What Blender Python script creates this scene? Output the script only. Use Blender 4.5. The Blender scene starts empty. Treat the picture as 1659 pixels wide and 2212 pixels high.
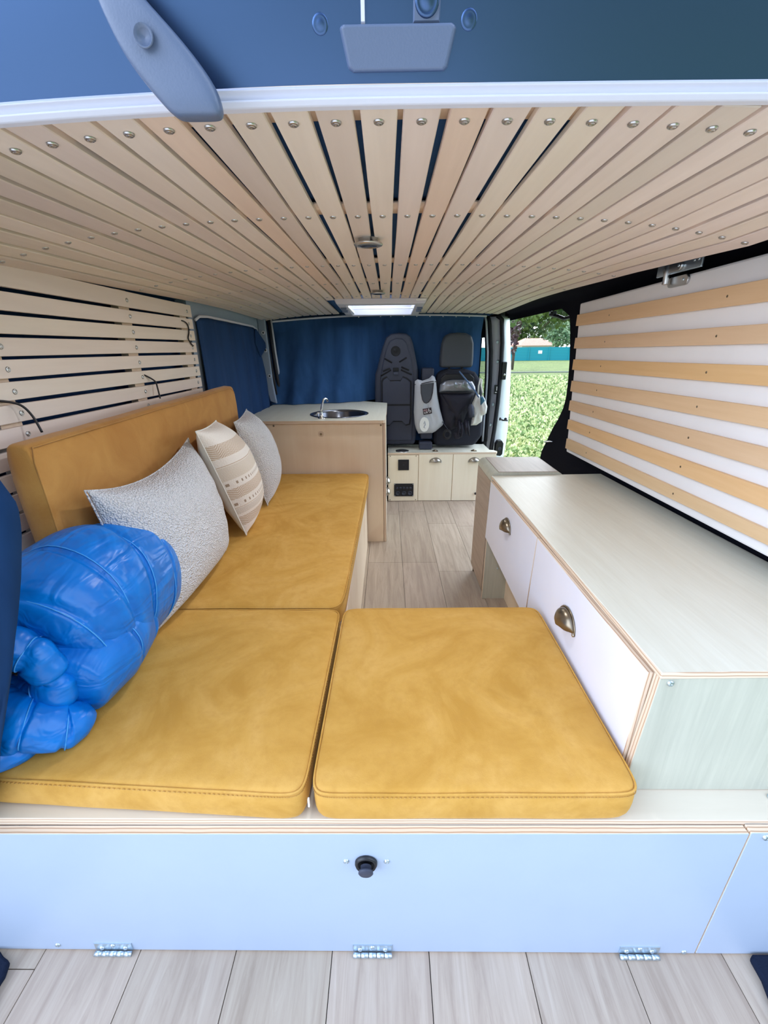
import bpy, bmesh, math, random
from mathutils import Vector, Matrix, noise
R_ = random.Random(7)
PI = math.pi
SC = bpy.context.scene
COL = SC.collection

# ------------------------------------------------------------ camera
cd = bpy.data.cameras.new('camera'); cam = bpy.data.objects.new('camera', cd); COL.objects.link(cam)
right = Vector((0.99992197, 0.00871130, -0.00895369))
up = Vector((0.00520845, 0.36075038, 0.93264786))
fwd = Vector((-0.01135463, 0.93262172, -0.36067686))
M = Matrix.Identity(4)
for i in range(3):
    M[i][0] = right[i]; M[i][1] = up[i]; M[i][2] = -fwd[i]
M[0][3], M[1][3], M[2][3] = 0.0, 0.0, 1.06
cam.matrix_world = M
cd.sensor_fit = 'VERTICAL'; cd.sensor_height = 36.0; cd.sensor_width = 27.0
cd.lens = 36.0 * 910.0 / 2212.0
cd.clip_start = 0.02; cd.clip_end = 600
SC.camera = cam

# ------------------------------------------------------------ sky, sun, exposure
w = bpy.data.worlds.new('world'); SC.world = w; w.use_nodes = True
nt = w.node_tree; nt.nodes.clear()
wo = nt.nodes.new('ShaderNodeOutputWorld'); bg = nt.nodes.new('ShaderNodeBackground')
tc = nt.nodes.new('ShaderNodeTexCoord'); sx = nt.nodes.new('ShaderNodeSeparateXYZ')
rp = nt.nodes.new('ShaderNodeValToRGB')
# dim blue sky; bright lobes added to light interior, dark one for tailgate reflection
def lobe_fac(vec, lo, hi):
    d = nt.nodes.new('ShaderNodeVectorMath'); d.operation = 'DOT_PRODUCT'; d.inputs[1].default_value = vec
    nt.links.new(tc.outputs['Generated'], d.inputs[0])
    r = nt.nodes.new('ShaderNodeMapRange'); r.interpolation_type = 'SMOOTHSTEP'; r.inputs[1].default_value = lo; r.inputs[2].default_value = hi
    nt.links.new(d.outputs['Value'], r.inputs[0]); return r.outputs[0]
def mixc(f, a, b):
    x = nt.nodes.new('ShaderNodeMix'); x.data_type = 'RGBA'; nt.links.new(f, x.inputs[0])
    for sk_, v in ((x.inputs[6], a), (x.inputs[7], b)):
        if isinstance(v, tuple): sk_.default_value = v
        else: nt.links.new(v, sk_)
    return x.outputs[2]
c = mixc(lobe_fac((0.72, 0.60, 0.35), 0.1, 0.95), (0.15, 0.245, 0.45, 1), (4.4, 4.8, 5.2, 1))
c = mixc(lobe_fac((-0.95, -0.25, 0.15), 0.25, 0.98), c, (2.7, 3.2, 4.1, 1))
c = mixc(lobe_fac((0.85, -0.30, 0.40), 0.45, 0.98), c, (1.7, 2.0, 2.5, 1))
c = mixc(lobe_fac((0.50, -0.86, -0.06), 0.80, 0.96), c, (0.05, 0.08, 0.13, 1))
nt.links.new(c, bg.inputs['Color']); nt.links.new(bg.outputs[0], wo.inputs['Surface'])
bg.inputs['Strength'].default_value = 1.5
sl = bpy.data.lights.new('sun', 'SUN'); sun = bpy.data.objects.new('sun', sl); COL.objects.link(sun)
sl.energy = 2.6; sl.angle = math.radians(20); sl.color = (1.0, 0.95, 0.88)
sun.rotation_euler = (math.radians(-30), math.radians(-25), 0)
SC.view_settings.view_transform = 'Standard'
SC.view_settings.look = 'None'
SC.view_settings.exposure = 0.12
SC.view_settings.gamma = 1.0
SC.view_settings.use_curve_mapping = False
try:
    SC.cycles.diffuse_bounces = 8; SC.cycles.max_bounces = 14; SC.cycles.transparent_max_bounces = 16
except Exception:
    pass

# ------------------------------------------------------------ material helpers
def srgb(r, g, b):
    f = lambda c: (c / 12.92) if c <= 0.04045 else ((c + 0.055) / 1.055) ** 2.4
    return (f(r / 255), f(g / 255), f(b / 255), 1)
class NM:
    def __init__(s, name, rough=0.5, metal=0.0, spec=0.5):
        s.m = bpy.data.materials.new(name); s.m.use_nodes = True
        s.t = s.m.node_tree; s.b = s.t.nodes['Principled BSDF']
        s.b.inputs['Roughness'].default_value = rough; s.b.inputs['Metallic'].default_value = metal
        s.b.inputs['Specular IOR Level'].default_value = spec
    def n(s, kind, **kw):
        x = s.t.nodes.new(kind)
        for k, v in kw.items():
            if k in x.inputs: x.inputs[k].default_value = v
            else: setattr(x, k, v)
        return x
    def l(s, a, b): s.t.links.new(a, b)
    def coord(s, scale=(1, 1, 1), rot=(0, 0, 0), kind='Object'):
        c = s.n('ShaderNodeTexCoord'); m = s.n('ShaderNodeMapping')
        m.inputs['Scale'].default_value = scale; m.inputs['Rotation'].default_value = rot
        s.l(c.outputs[kind], m.inputs[0]); return m.outputs[0]
    def noise(s, vec, scale=5, detail=4, rough=0.5, dist=0.0):
        x = s.n('ShaderNodeTexNoise'); x.inputs['Scale'].default_value = scale; x.inputs['Detail'].default_value = detail
        x.inputs['Roughness'].default_value = rough; x.inputs['Distortion'].default_value = dist
        s.l(vec, x.inputs['Vector']); return x.outputs['Fac']
    def ramp(s, fac, stops):
        x = s.n('ShaderNodeValToRGB'); e = x.color_ramp.elements
        while len(e) < len(stops): e.new(0.5)
        for i, (p, c) in enumerate(stops): e[i].position = p; e[i].color = c
        s.l(fac, x.inputs[0]); return x.outputs[0]
    def mix(s, fac, a, b, mode='MIX'):
        x = s.n('ShaderNodeMix', data_type='RGBA', blend_type=mode)
        for sock, v in ((x.inputs[0], fac), (x.inputs[6], a), (x.inputs[7], b)):
            if hasattr(v, 'links') or isinstance(v, bpy.types.NodeSocket): s.l(v, sock)
            else: sock.default_value = v
        return x.outputs[2]
    def color(s, v):
        if isinstance(v, bpy.types.NodeSocket): s.l(v, s.b.inputs['Base Color'])
        else: s.b.inputs['Base Color'].default_value = v
        return s
    def bump(s, h, strength=0.3, dist=0.01):
        x = s.n('ShaderNodeBump'); x.inputs['Strength'].default_value = strength; x.inputs['Distance'].default_value = dist
        s.l(h, x.inputs['Height']); s.l(x.outputs[0], s.b.inputs['Normal']); return s
def flat(name, c, rough=0.5, metal=0.0, spec=0.5, bump=None):
    k = NM(name, rough, metal, spec)
    v = k.coord(); f = k.noise(v, 9, 3)
    d = tuple(max(0, x * 0.93) for x in c[:3]) + (1,)
    k.color(k.mix(f, d, c))
    if bump: k.bump(k.noise(v, bump[0], 3), bump[1], 0.002)
    return k.m
def grain(name, ca, cb, axis='Y', rough=0.55, fine=60, tone=False, spec=0.4, knots=False):
    k = NM(name, rough, 0, spec)
    sc = {'Y': (1, .06, 1), 'X': (.06, 1, 1), 'Z': (1, 1, .06)}[axis]
    v = k.coord(sc); f = k.noise(v, fine, 5, .6, .4); g = k.noise(v, fine * .16, 3, .5, .6)
    x = k.n('ShaderNodeMath', operation='MULTIPLY_ADD'); x.inputs[1].default_value = .5
    y = k.n('ShaderNodeMath', operation='MULTIPLY'); y.inputs[1].default_value = .5
    k.l(g, y.inputs[0]); k.l(f, x.inputs[0]); k.l(y.outputs[0], x.inputs[2])
    c = k.ramp(x.outputs[0], [(.32, cb), (.68, ca)])
    if tone:
        a = k.n('ShaderNodeAttribute'); a.attribute_name = 'tone'
        c = k.mix(1.0, c, a.outputs['Color'], 'MULTIPLY')
    if knots:
        kv = k.noise(k.coord((1, 1, 1)), 2.3, 2, .4, 1.5)
        c = k.mix(k.ramp(kv, [(.55, (0, 0, 0, 1)), (.8, (.35, .35, .35, 1))]), c, srgb(196, 150, 112))
    k.color(c).bump(f, .12, .002)
    return k.m
def ply(name, axis):
    k = NM(name, .6)
    c = k.n('ShaderNodeTexCoord'); s = k.n('ShaderNodeSeparateXYZ'); k.l(c.outputs['Object'], s.inputs[0])
    wv = k.n('ShaderNodeMath', operation='MULTIPLY'); wv.inputs[1].default_value = 2 * PI / .0062; k.l(s.outputs[axis], wv.inputs[0])
    nz = k.noise(k.coord((1, 1, 1)), 14, 3); ad = k.n('ShaderNodeMath', operation='MULTIPLY_ADD'); ad.inputs[1].default_value = 3.0
    k.l(nz, ad.inputs[0]); k.l(wv.outputs[0], ad.inputs[2])
    sn = k.n('ShaderNodeMath', operation='SINE'); k.l(ad.outputs[0], sn.inputs[0])
    col = k.ramp(sn.outputs[0], [(.0, srgb(228, 208, 184)), (.6, srgb(220, 196, 170)), (.95, srgb(182, 146, 116))])
    k.color(col); return k.m

MAT = {}
MAT['slat'] = grain('slat_wood', srgb(236, 224, 215), srgb(222, 209, 199), 'Y', .55, 40, True)
MAT['batten'] = grain('batten_wood', srgb(222, 202, 180), srgb(204, 182, 160), 'X', .6, 40)
MAT['warm_slat'] = grain('bed_slat_wood', srgb(232, 202, 166), srgb(218, 184, 144), 'Y', .55, 50, True)
MAT['ply_face'] = grain('birch_ply', srgb(246, 230, 206), srgb(236, 216, 188), 'Z', .5, 22, False, .4, True)
MAT['pale_ply'] = grain('pale_ply', srgb(246, 236, 214), srgb(236, 222, 196), 'Z', .5, 30)
MAT['deck'] = grain('deck_board', srgb(226, 216, 198), srgb(212, 202, 182), 'X', .5, 30)
MAT['ply_x'] = ply('ply_edge_x', 'X'); MAT['ply_y'] = ply('ply_edge_y', 'Y'); MAT['ply_z'] = ply('ply_edge_z', 'Z')
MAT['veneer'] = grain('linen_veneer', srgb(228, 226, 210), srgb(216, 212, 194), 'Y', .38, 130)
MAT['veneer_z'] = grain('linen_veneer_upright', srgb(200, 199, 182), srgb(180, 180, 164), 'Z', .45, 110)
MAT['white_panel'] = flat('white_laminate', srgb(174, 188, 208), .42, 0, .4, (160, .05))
MAT['drawer_white'] = flat('white_drawer', srgb(236, 236, 246), .4, 0, .4)
MAT['board_white'] = flat('white_board', srgb(238, 236, 236), .5)
MAT['navy_felt'] = flat('navy_felt', srgb(40, 72, 116), .95, 0, .1, (400, .5))
MAT['lining_lightened'] = flat('blue_roof_lining', srgb(66, 104, 150), .95, 0, .1, (400, .4))  # navy felt coloured lighter, standing in for light missing behind the slat gaps
MAT['carpet'] = flat('dark_carpet', srgb(26, 34, 52), .95, 0, .1, (400, .5))
MAT['black_felt'] = flat('black_felt', srgb(20, 21, 30), .95, 0, .1, (400, .4))
MAT['grey_felt'] = flat('grey_blue_felt', srgb(150, 164, 184), .95, 0, .1, (300, .6))
MAT['white_paint'] = flat('white_paint', srgb(238, 246, 250), .3, 0, .5)
MAT['trim_white'] = flat('white_trim', srgb(212, 213, 226), .4)
MAT['metal_grey'] = flat('grey_pillar_metal', srgb(200, 204, 216), .5, 0)
MAT['rubber'] = flat('black_rubber', srgb(30, 32, 40), .6)
MAT['black_plastic'] = flat('black_plastic', srgb(24, 24, 30), .4)
MAT['seat_plastic'] = flat('charcoal_seat_plastic', srgb(56, 60, 76), .5, 0, .4, (300, .15))
MAT['seat_dark'] = flat('dark_seat_groove', srgb(8, 10, 18), .7)
MAT['seat_cloth'] = flat('dark_seat_cloth', srgb(30, 32, 44), .9)
MAT['headrest'] = flat('headrest_vinyl', srgb(66, 70, 80), .55)
MAT['chrome'] = flat('chrome', srgb(225, 228, 232), .14, 1.0)
MAT['steel'] = flat('brushed_steel', srgb(200, 200, 200), .3, 1.0)
MAT['zinc'] = flat('zinc_steel', srgb(200, 214, 224), .33, .9)
MAT['bronze'] = flat('antique_brass', srgb(140, 126, 106), .3, .9)
MAT['silver_cup'] = flat('pewter', srgb(176, 168, 156), .28, .9)
MAT['sink_dark'] = flat('sink_bowl_steel', srgb(120, 122, 130), .22, .9)
MAT['grey_plastic'] = flat('grey_moulded_plastic', srgb(92, 106, 132), .38, 0, .5, (500, .1))
MAT['socket_black'] = flat('socket_black', srgb(16, 16, 24), .5)
MAT['socket_grey'] = flat('socket_ring', srgb(44, 48, 62), .4)
MAT['mesh_bag'] = flat('grey_mesh_fabric', srgb(196, 198, 204), .8, 0, .2, (900, .5))
MAT['bag_dark'] = flat('black_nylon', srgb(24, 22, 38), .6, 0, .4, (60, .3))
MAT['silver_foil'] = flat('silver_foil', srgb(150, 152, 160), .3, .6, .5, (40, .6))
MAT['white_cloth'] = flat('white_cotton', srgb(232, 232, 228), .9, 0, .2, (80, .4))
MAT['teal_cloth'] = flat('teal_cloth', srgb(52, 100, 124), .8)
MAT['label_black'] = flat('label_black', srgb(48, 36, 42), .7)
MAT['label_pink'] = flat('label_pink', srgb(226, 186, 190), .7)
MAT['label_white'] = flat('label_cream', srgb(240, 236, 240), .7)
MAT['blue_strap'] = flat('blue_strap', srgb(84, 112, 150), .7)
MAT['stitch'] = flat('mustard_thread', srgb(196, 150, 76), .8)
MAT['sky_white'] = flat('blind_white', srgb(246, 250, 255), .6)

def velvet():
    k = NM('mustard_velvet', .85, 0, .15)
    v = k.coord(); n1 = k.noise(v, 5, 5, .6, 1.6); n2 = k.noise(v, 55, 4, .6); n3 = k.noise(v, 500, 2)
    c = k.ramp(n1, [(.34, srgb(190, 140, 60)), (.5, srgb(203, 154, 74)), (.66, srgb(211, 163, 86))])
    c = k.mix(k.ramp(n2, [(.45, (0, 0, 0, 1)), (.75, (.4, .4, .4, 1))]), c, srgb(186, 136, 62))
    k.color(c).bump(n3, .25, .0015)
    k.b.inputs['Sheen Weight'].default_value = .35; k.b.inputs['Sheen Tint'].default_value = srgb(250, 214, 140)
    k.b.inputs['Sheen Roughness'].default_value = .4
    return k.m
MAT['velvet'] = velvet()
def velvet_brown():
    k = NM('tobacco_velvet', .85, 0, .15)
    v = k.coord(); n1 = k.noise(v, 7, 5, .6, 1.2); n3 = k.noise(v, 500, 2)
    k.color(k.ramp(n1, [(.36, srgb(172, 120, 58)), (.66, srgb(188, 138, 72))])).bump(n3, .25, .0015)
    k.b.inputs['Sheen Weight'].default_value = .2
    return k.m
MAT['velvet_back'] = velvet_brown()
def boucle():
    k = NM('white_boucle', .95, 0, .1)
    v = k.coord(); vo = k.n('ShaderNodeTexVoronoi'); vo.inputs['Scale'].default_value = 250; k.l(v, vo.inputs['Vector'])
    n = k.noise(v, 120, 3); k.color(k.ramp(vo.outputs['Distance'], [(.0, srgb(238, 238, 240)), (.9, srgb(208, 208, 214))]))
    k.bump(vo.outputs['Distance'], .9, .006); return k.m
MAT['boucle'] = boucle()
def duvet_mat():
    k = NM('blue_nylon', .34, 0, .4)
    v = k.coord((1, 1, 1)); n = k.noise(v, 6, 2, .5, 2.8); n2 = k.noise(k.coord((.8, .20, .8), (0, 0, .35)), 34, 2, .5, .8)
    k.color(k.ramp(n, [(.3, srgb(0, 104, 190)), (.7, srgb(0, 122, 212))]))
    s = k.n('ShaderNodeMath', operation='MULTIPLY_ADD'); s.inputs[1].default_value = .8; k.l(n, s.inputs[0]); k.l(n2, s.inputs[2])
    k.bump(s.outputs[0], .7, .010)
    return k.m
MAT['nylon'] = duvet_mat()
MAT['nylon_thread'] = flat('blue_thread', srgb(70, 160, 230), .6)
def curtain_mat(name='navy_cotton', a=(42, 74, 116), b=(52, 88, 134)):
    k = NM(name, .9, 0, .15)
    v = k.coord((1, 1, .15)); n = k.noise(v, 18, 4)
    k.color(k.ramp(n, [(.3, srgb(*a)), (.7, srgb(*b))])).bump(k.noise(k.coord(), 300, 2), .2, .001)
    return k.m
MAT['navy'] = curtain_mat()
MAT['navy_deep'] = curtain_mat('deep_navy_cotton', (18, 46, 82), (24, 56, 96))
MAT['navy_side'] = curtain_mat('darker_navy_cotton', (32, 58, 96), (38, 66, 108))  # navy set darker for the left side curtain
def vinyl():
    k = NM('vinyl_planks', .45, 0, .4)
    a = k.n('ShaderNodeAttribute'); a.attribute_name = 'tone'
    v = k.coord((1, .07, 1)); f = k.noise(v, 45, 6, .7, .8); g = k.noise(k.coord((1, .25, 1)), 7, 4, .6, 1.2)
    c = k.ramp(f, [(.3, srgb(156, 139, 124)), (.5, srgb(178, 162, 146)), (.7, srgb(192, 178, 163))])
    c = k.mix(k.ramp(g, [(.35, (.0, .0, .0, 1)), (.8, (.5, .5, .5, 1))]), c, srgb(156, 141, 128))
    c = k.mix(1.0, c, a.outputs['Color'], 'MULTIPLY')
    k.color(c).bump(f, .15, .001); return k.m
MAT['vinyl'] = vinyl()
def grass_mat():
    k = NM('grass', .9, 0, .1)
    v = k.coord((1, 1, 1)); n = k.noise(v, 9.0, 8, .85); n2 = k.noise(v, .6, 4)
    c = k.ramp(n, [(.40, srgb(46, 68, 38)), (.5, srgb(84, 102, 60)), (.60, srgb(138, 140, 98))])
    c = k.mix(k.ramp(n2, [(.3, (0, 0, 0, 1)), (.8, (.6, .6, .6, 1))]), c, srgb(120, 136, 80))
    k.color(c).bump(n, .6, .05); return k.m
MAT['grass'] = grass_mat()
def leafm(name, a, b):
    k = NM(name, .5, 0, .4)
    n = k.noise(k.coord(), 1.4, 2); k.color(k.ramp(n, [(.35, a), (.65, b)]))
    k.b.inputs['Transmission Weight'].default_value = 0.0
    return k.m
MAT['leaf'] = leafm('maple_leaf', srgb(44, 72, 42), srgb(116, 136, 72))
MAT['leaf_pale'] = leafm('pale_leaf', srgb(86, 116, 84), srgb(140, 162, 116))
MAT['leaf_dark'] = leafm('purple_leaf', srgb(72, 50, 56), srgb(110, 84, 88))
MAT['bark'] = flat('bark', srgb(96, 84, 76), .9)
def fence_mat():
    k = NM('teal_slat_fence', .6)
    c = k.n('ShaderNodeTexCoord'); s = k.n('ShaderNodeSeparateXYZ'); k.l(c.outputs['Object'], s.inputs[0])
    m = k.n('ShaderNodeMath', operation='MULTIPLY'); m.inputs[1].default_value = 2 * PI / .19; k.l(s.outputs['Z'], m.inputs[0])
    n = k.n('ShaderNodeMath', operation='SINE'); k.l(m.outputs[0], n.inputs[0])
    k.color(k.ramp(n.outputs[0], [(.0, srgb(30, 150, 158)), (.8, srgb(24, 126, 140))])); return k.m
MAT['fence'] = fence_mat()
def roof_mat():
    k = NM('terracotta', .8)
    v = k.coord(); b = k.n('ShaderNodeTexBrick'); b.inputs['Scale'].default_value = 3.0; k.l(v, b.inputs['Vector'])
    b.inputs['Color1'].default_value = srgb(176, 116, 98); b.inputs['Color2'].default_value = srgb(196, 140, 120); b.inputs['Mortar'].default_value = srgb(150, 106, 96)
    k.color(b.outputs['Color']); return k.m
MAT['roof'] = roof_mat()
MAT['wall_out'] = flat('render_wall', srgb(236, 222, 206), .8)
MAT['asphalt'] = flat('grey_paving', srgb(186, 182, 178), .9, 0, .2, (40, .3))
MAT['curb'] = flat('curb_stone', srgb(120, 124, 116), .9)
def glassy(name, c, rough):
    k = NM(name, rough, 0, .5); k.b.inputs['Transmission Weight'].default_value = 1.0; k.color(c); return k.m
MAT['glass'] = glassy('clear_glass', (.9, .96, .97, 1), 0.0)
k = NM('frosted_acrylic', .5); tb = k.n('ShaderNodeBsdfTranslucent'); tb.inputs[0].default_value = (1, 1, 1, 1); k.l(tb.outputs[0], k.t.nodes['Material Output'].inputs['Surface']); MAT['skylight'] = k.m
k = NM('tailgate_paint', .30, .9, .5); k.color(srgb(70, 94, 132)); MAT['tail'] = k.m
def pattern_mat():
    k = NM('woven_stripes', .95, 0, .1)
    uv = k.n('ShaderNodeTexCoord'); s = k.n('ShaderNodeSeparateXYZ'); k.l(uv.outputs['UV'], s.inputs[0])
    V = s.outputs['Y']; U = s.outputs['X']
    base = srgb(232, 226, 220); tan = srgb(196, 176, 156); dot = srgb(160, 142, 126)
    def band(lo, hi):
        a = k.n('ShaderNodeMath', operation='GREATER_THAN'); a.inputs[1].default_value = lo; k.l(V, a.inputs[0])
        b = k.n('ShaderNodeMath', operation='LESS_THAN'); b.inputs[1].default_value = hi; k.l(V, b.inputs[0])
        c = k.n('ShaderNodeMath', operation='MULTIPLY'); k.l(a.outputs[0], c.inputs[0]); k.l(b.outputs[0], c.inputs[1]); return c.outputs[0]
    # chevrons
    zz = k.n('ShaderNodeMath', operation='PINGPONG'); zz.inputs[1].default_value = .035; k.l(U, zz.inputs[0])
    ad = k.n('ShaderNodeMath', operation='ADD'); k.l(zz.outputs[0], ad.inputs[0]); k.l(V, ad.inputs[1])
    ml = k.n('ShaderNodeMath', operation='MULTIPLY'); ml.inputs[1].default_value = 2 * PI / .018; k.l(ad.outputs[0], ml.inputs[0])
    sn = k.n('ShaderNodeMath', operation='SINE'); k.l(ml.outputs[0], sn.inputs[0])
    chev = k.ramp(sn.outputs[0], [(.45, tan), (.75, base)])
    md = k.n('ShaderNodeMath', operation='MULTIPLY'); md.inputs[1].default_value = 2 * PI / .045; k.l(U, md.inputs[0])
    sd = k.n('ShaderNodeMath', operation='SINE'); k.l(md.outputs[0], sd.inputs[0])
    dots = k.ramp(sd.outputs[0], [(.5, base), (.6, dot)])
    c = base
    for lo, hi, col in ((.74, .86, chev), (.36, .46, chev), (.10, .19, chev), (.49, .515, dots), (.30, .325, dots),
                        (.54, .66, srgb(216, 206, 194)), (.215, .27, srgb(214, 206, 198)), (.665, .672, tan), (.275, .28, tan)):
        c = k.mix(band(lo, hi), c, col)
    k.color(c); n = k.noise(k.coord(), 260, 3); k.bump(n, .6, .003); return k.m
MAT['woven'] = pattern_mat()

# ------------------------------------------------------------ mesh helpers
class MB:
    def __init__(s): s.v = []; s.f = []; s.mi = []; s.mats = []; s.tone = []; s.uv = {}; s.smooth = []
    def mat(s, m):
        m = MAT[m] if isinstance(m, str) else m
        if m not in s.mats: s.mats.append(m)
        return s.mats.index(m)
    def add(s, vs, fs, m, tone=1.0, smooth=False, uvs=None):
        o = len(s.v); s.v += [tuple(v) for v in vs]; i = s.mat(m) if not isinstance(m, list) else None
        for q, f in enumerate(fs):
            s.f.append(tuple(o + a for a in f)); s.mi.append(i if i is not None else s.mat(m[q])); s.tone.append(tone); s.smooth.append(smooth)
            if uvs: s.uv[len(s.f) - 1] = [uvs[a] for a in f]
        return s
    def hexa(s, c, m, tone=1.0):
        # c: 8 corners, bottom 0..3 ccw then top 4..7 ; m: one or [bottom, top, -Y, +X, +Y, -X]
        fs = [(3, 2, 1, 0), (4, 5, 6, 7), (0, 1, 5, 4), (1, 2, 6, 5), (2, 3, 7, 6), (3, 0, 4, 7)]
        return s.add(c, fs, m, tone)
    def box(s, x0, x1, y0, y1, z0, z1, m, tone=1.0):
        return s.hexa([(x0, y0, z0), (x1, y0, z0), (x1, y1, z0), (x0, y1, z0), (x0, y0, z1), (x1, y0, z1), (x1, y1, z1), (x0, y1, z1)], m, tone)
    def cyl(s, p0, p1, r0, m, r1=None, n=20, caps=True, smooth=True):
        r1 = r0 if r1 is None else r1
        return s.tube([p0, p1], [r0, r1], m, n, caps, smooth)
    def tube(s, pts, r, m, n=10, caps=True, smooth=True, closed=False):
        P = [Vector(p) for p in pts]; rs = r if isinstance(r, (list, tuple)) else [r] * len(P)
        vs = []; L = len(P); prev = None
        for i, p in enumerate(P):
            if closed: t = P[(i + 1) % L] - P[i - 1]
            else: t = (P[min(i + 1, L - 1)] - P[max(i - 1, 0)])
            t.normalize()
            if prev is None:
                a = Vector((0, 0, 1)) if abs(t.z) < .9 else Vector((1, 0, 0)); u = t.cross(a).normalized()
            else:
                u = (prev - t * prev.dot(t)); u = u.normalized() if u.length > 1e-6 else t.orthogonal().normalized()
            prev = u; b = t.cross(u)
            for j in range(n):
                an = 2 * PI * j / n; vs.append(p + (u * math.cos(an) + b * math.sin(an)) * rs[i])
        fs = []
        for i in range(L if closed else L - 1):
            for j in range(n):
                a = i * n + j; b2 = i * n + (j + 1) % n; k2 = ((i + 1) % L) * n
                fs.append((a, b2, k2 + (j + 1) % n, k2 + j))
        if caps and not closed:
            fs.append(tuple(reversed(range(n)))); fs.append(tuple(range((L - 1) * n, L * n)))
        return s.add(vs, fs, m, 1.0, smooth)
    def lathe(s, base, axis, prof, m, n=28, smooth=True):
        # prof: list of (radius, height along axis)
        b = Vector(base); ax = Vector(axis).normalized(); u = ax.orthogonal().normalized(); v = ax.cross(u); vs = []
        for r, h in prof:
            for j in range(n):
                an = 2 * PI * j / n; vs.append(b + ax * h + (u * math.cos(an) + v * math.sin(an)) * max(r, 1e-5))
        fs = [(i * n + j, i * n + (j + 1) % n, (i + 1) * n + (j + 1) % n, (i + 1) * n + j) for i in range(len(prof) - 1) for j in range(n)]
        return s.add(vs, fs, m, 1.0, smooth)
    def grid(s, fn, nu, nv, m, smooth=True, uv=False, wrapu=False, tone=1.0):
        vs = []; uvs = []
        for i in range(nu + 1):
            for j in range(nv + 1):
                vs.append(fn(i / nu, j / nv)); uvs.append((i / nu, j / nv))
        fs = [(i * (nv + 1) + j, (i + 1) * (nv + 1) + j, (i + 1) * (nv + 1) + j + 1, i * (nv + 1) + j + 1) for i in range(nu) for j in range(nv)]
        return s.add(vs, fs, m, tone, smooth, uvs if uv else None)
    def prism(s, poly, ax, d0, d1, m, side=None, smooth=False):
        # polygon in the two other axes extruded along axis 'X','Y','Z'
        def P(a, b, d): return {'X': (d, a, b), 'Y': (a, d, b), 'Z': (a, b, d)}[ax]
        n = len(poly); vs = [P(a, b, d0) for a, b in poly] + [P(a, b, d1) for a, b in poly]
        s.add(vs, [tuple(range(n)), tuple(reversed(range(n, 2 * n)))], m)
        o = len(s.v) - 2 * n; i0 = s.mat(side or m)
        for i in range(n):
            s.f.append((o + i, o + (i + 1) % n, o + n + (i + 1) % n, o + n + i)); s.mi.append(i0); s.tone.append(1.0); s.smooth.append(smooth)
        return s
    def build(s, name, parent=None, bevel=0.0, subsurf=0, solid=0.0, seg=2, fix=True, weld=False):
        o0 = Vector(parent_loc(parent)) if parent else Vector((0, 0, 0))
        me = bpy.data.meshes.new(name)
        me.from_pydata([tuple(Vector(v) - o0) for v in s.v], [], s.f)
        for m in s.mats: me.materials.append(m)
        me.polygons.foreach_set('material_index', s.mi); me.polygons.foreach_set('use_smooth', s.smooth)
        if any(t != 1.0 for t in s.tone) or any(m.name in ('slat_wood', 'bed_slat_wood', 'vinyl_planks') for m in s.mats):
            ca = me.color_attributes.new('tone', 'FLOAT_COLOR', 'CORNER')
            for p in me.polygons:
                t = s.tone[p.index]; t = t if isinstance(t, tuple) else (t, t, t)
                for li in p.loop_indices: ca.data[li].color = (t[0], t[1], t[2], 1)
        if s.uv:
            ul = me.uv_layers.new(name='UVMap')
            for p in me.polygons:
                if p.index in s.uv:
                    for q, li in enumerate(p.loop_indices): ul.data[li].uv = s.uv[p.index][q]
        if fix:
            bm = bmesh.new(); bm.from_mesh(me)
            if weld: bmesh.ops.remove_doubles(bm, verts=bm.verts, dist=1e-5)
            bmesh.ops.recalc_face_normals(bm, faces=bm.faces); bm.to_mesh(me); bm.free()
        o = bpy.data.objects.new(name, me); COL.objects.link(o)
        if parent: o.parent = parent
        if solid:
            q = o.modifiers.new('solidify', 'SOLIDIFY'); q.thickness = solid; q.offset = 0
        if bevel:
            q = o.modifiers.new('bevel', 'BEVEL'); q.width = bevel; q.segments = seg; q.limit_method = 'ANGLE'; q.angle_limit = math.radians(40)
            q.harden_normals = False
        if subsurf:
            q = o.modifiers.new('subsurf', 'SUBSURF'); q.levels = subsurf; q.render_levels = subsurf
        return o
def parent_loc(p):
    v = Vector(p.location)
    while p.parent: p = p.parent; v = v + Vector(p.location)
    return v
def tag(o, label, cat, group=None, kind=None):
    if label: o['label'] = label
    if cat: o['category'] = cat
    if group: o['group'] = group
    if kind: o['kind'] = kind
    return o
def struct(o, label=None): o['kind'] = 'structure'; (label and o.__setitem__('label', label)); o['category'] = o.get('category', o.name.split('_')[0]); return o
def thing(name, loc, label, cat, group=None):
    o = bpy.data.objects.new(name, None); o.location = loc; o.empty_display_size = .05; COL.objects.link(o); return tag(o, label, cat, group)
def part(name, parent, mesh, loc, rot=None, label=None):
    o = bpy.data.objects.new(name, mesh); COL.objects.link(o); o.parent = parent; o.location = Vector(loc) - parent_loc(parent)
    if rot is not None: o.rotation_mode = 'QUATERNION'; o.rotation_quaternion = rot
    if label: o['label'] = label
    return o
def lerp(a, b, t): return a + (b - a) * t
def V(*a): return Vector(a)

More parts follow.
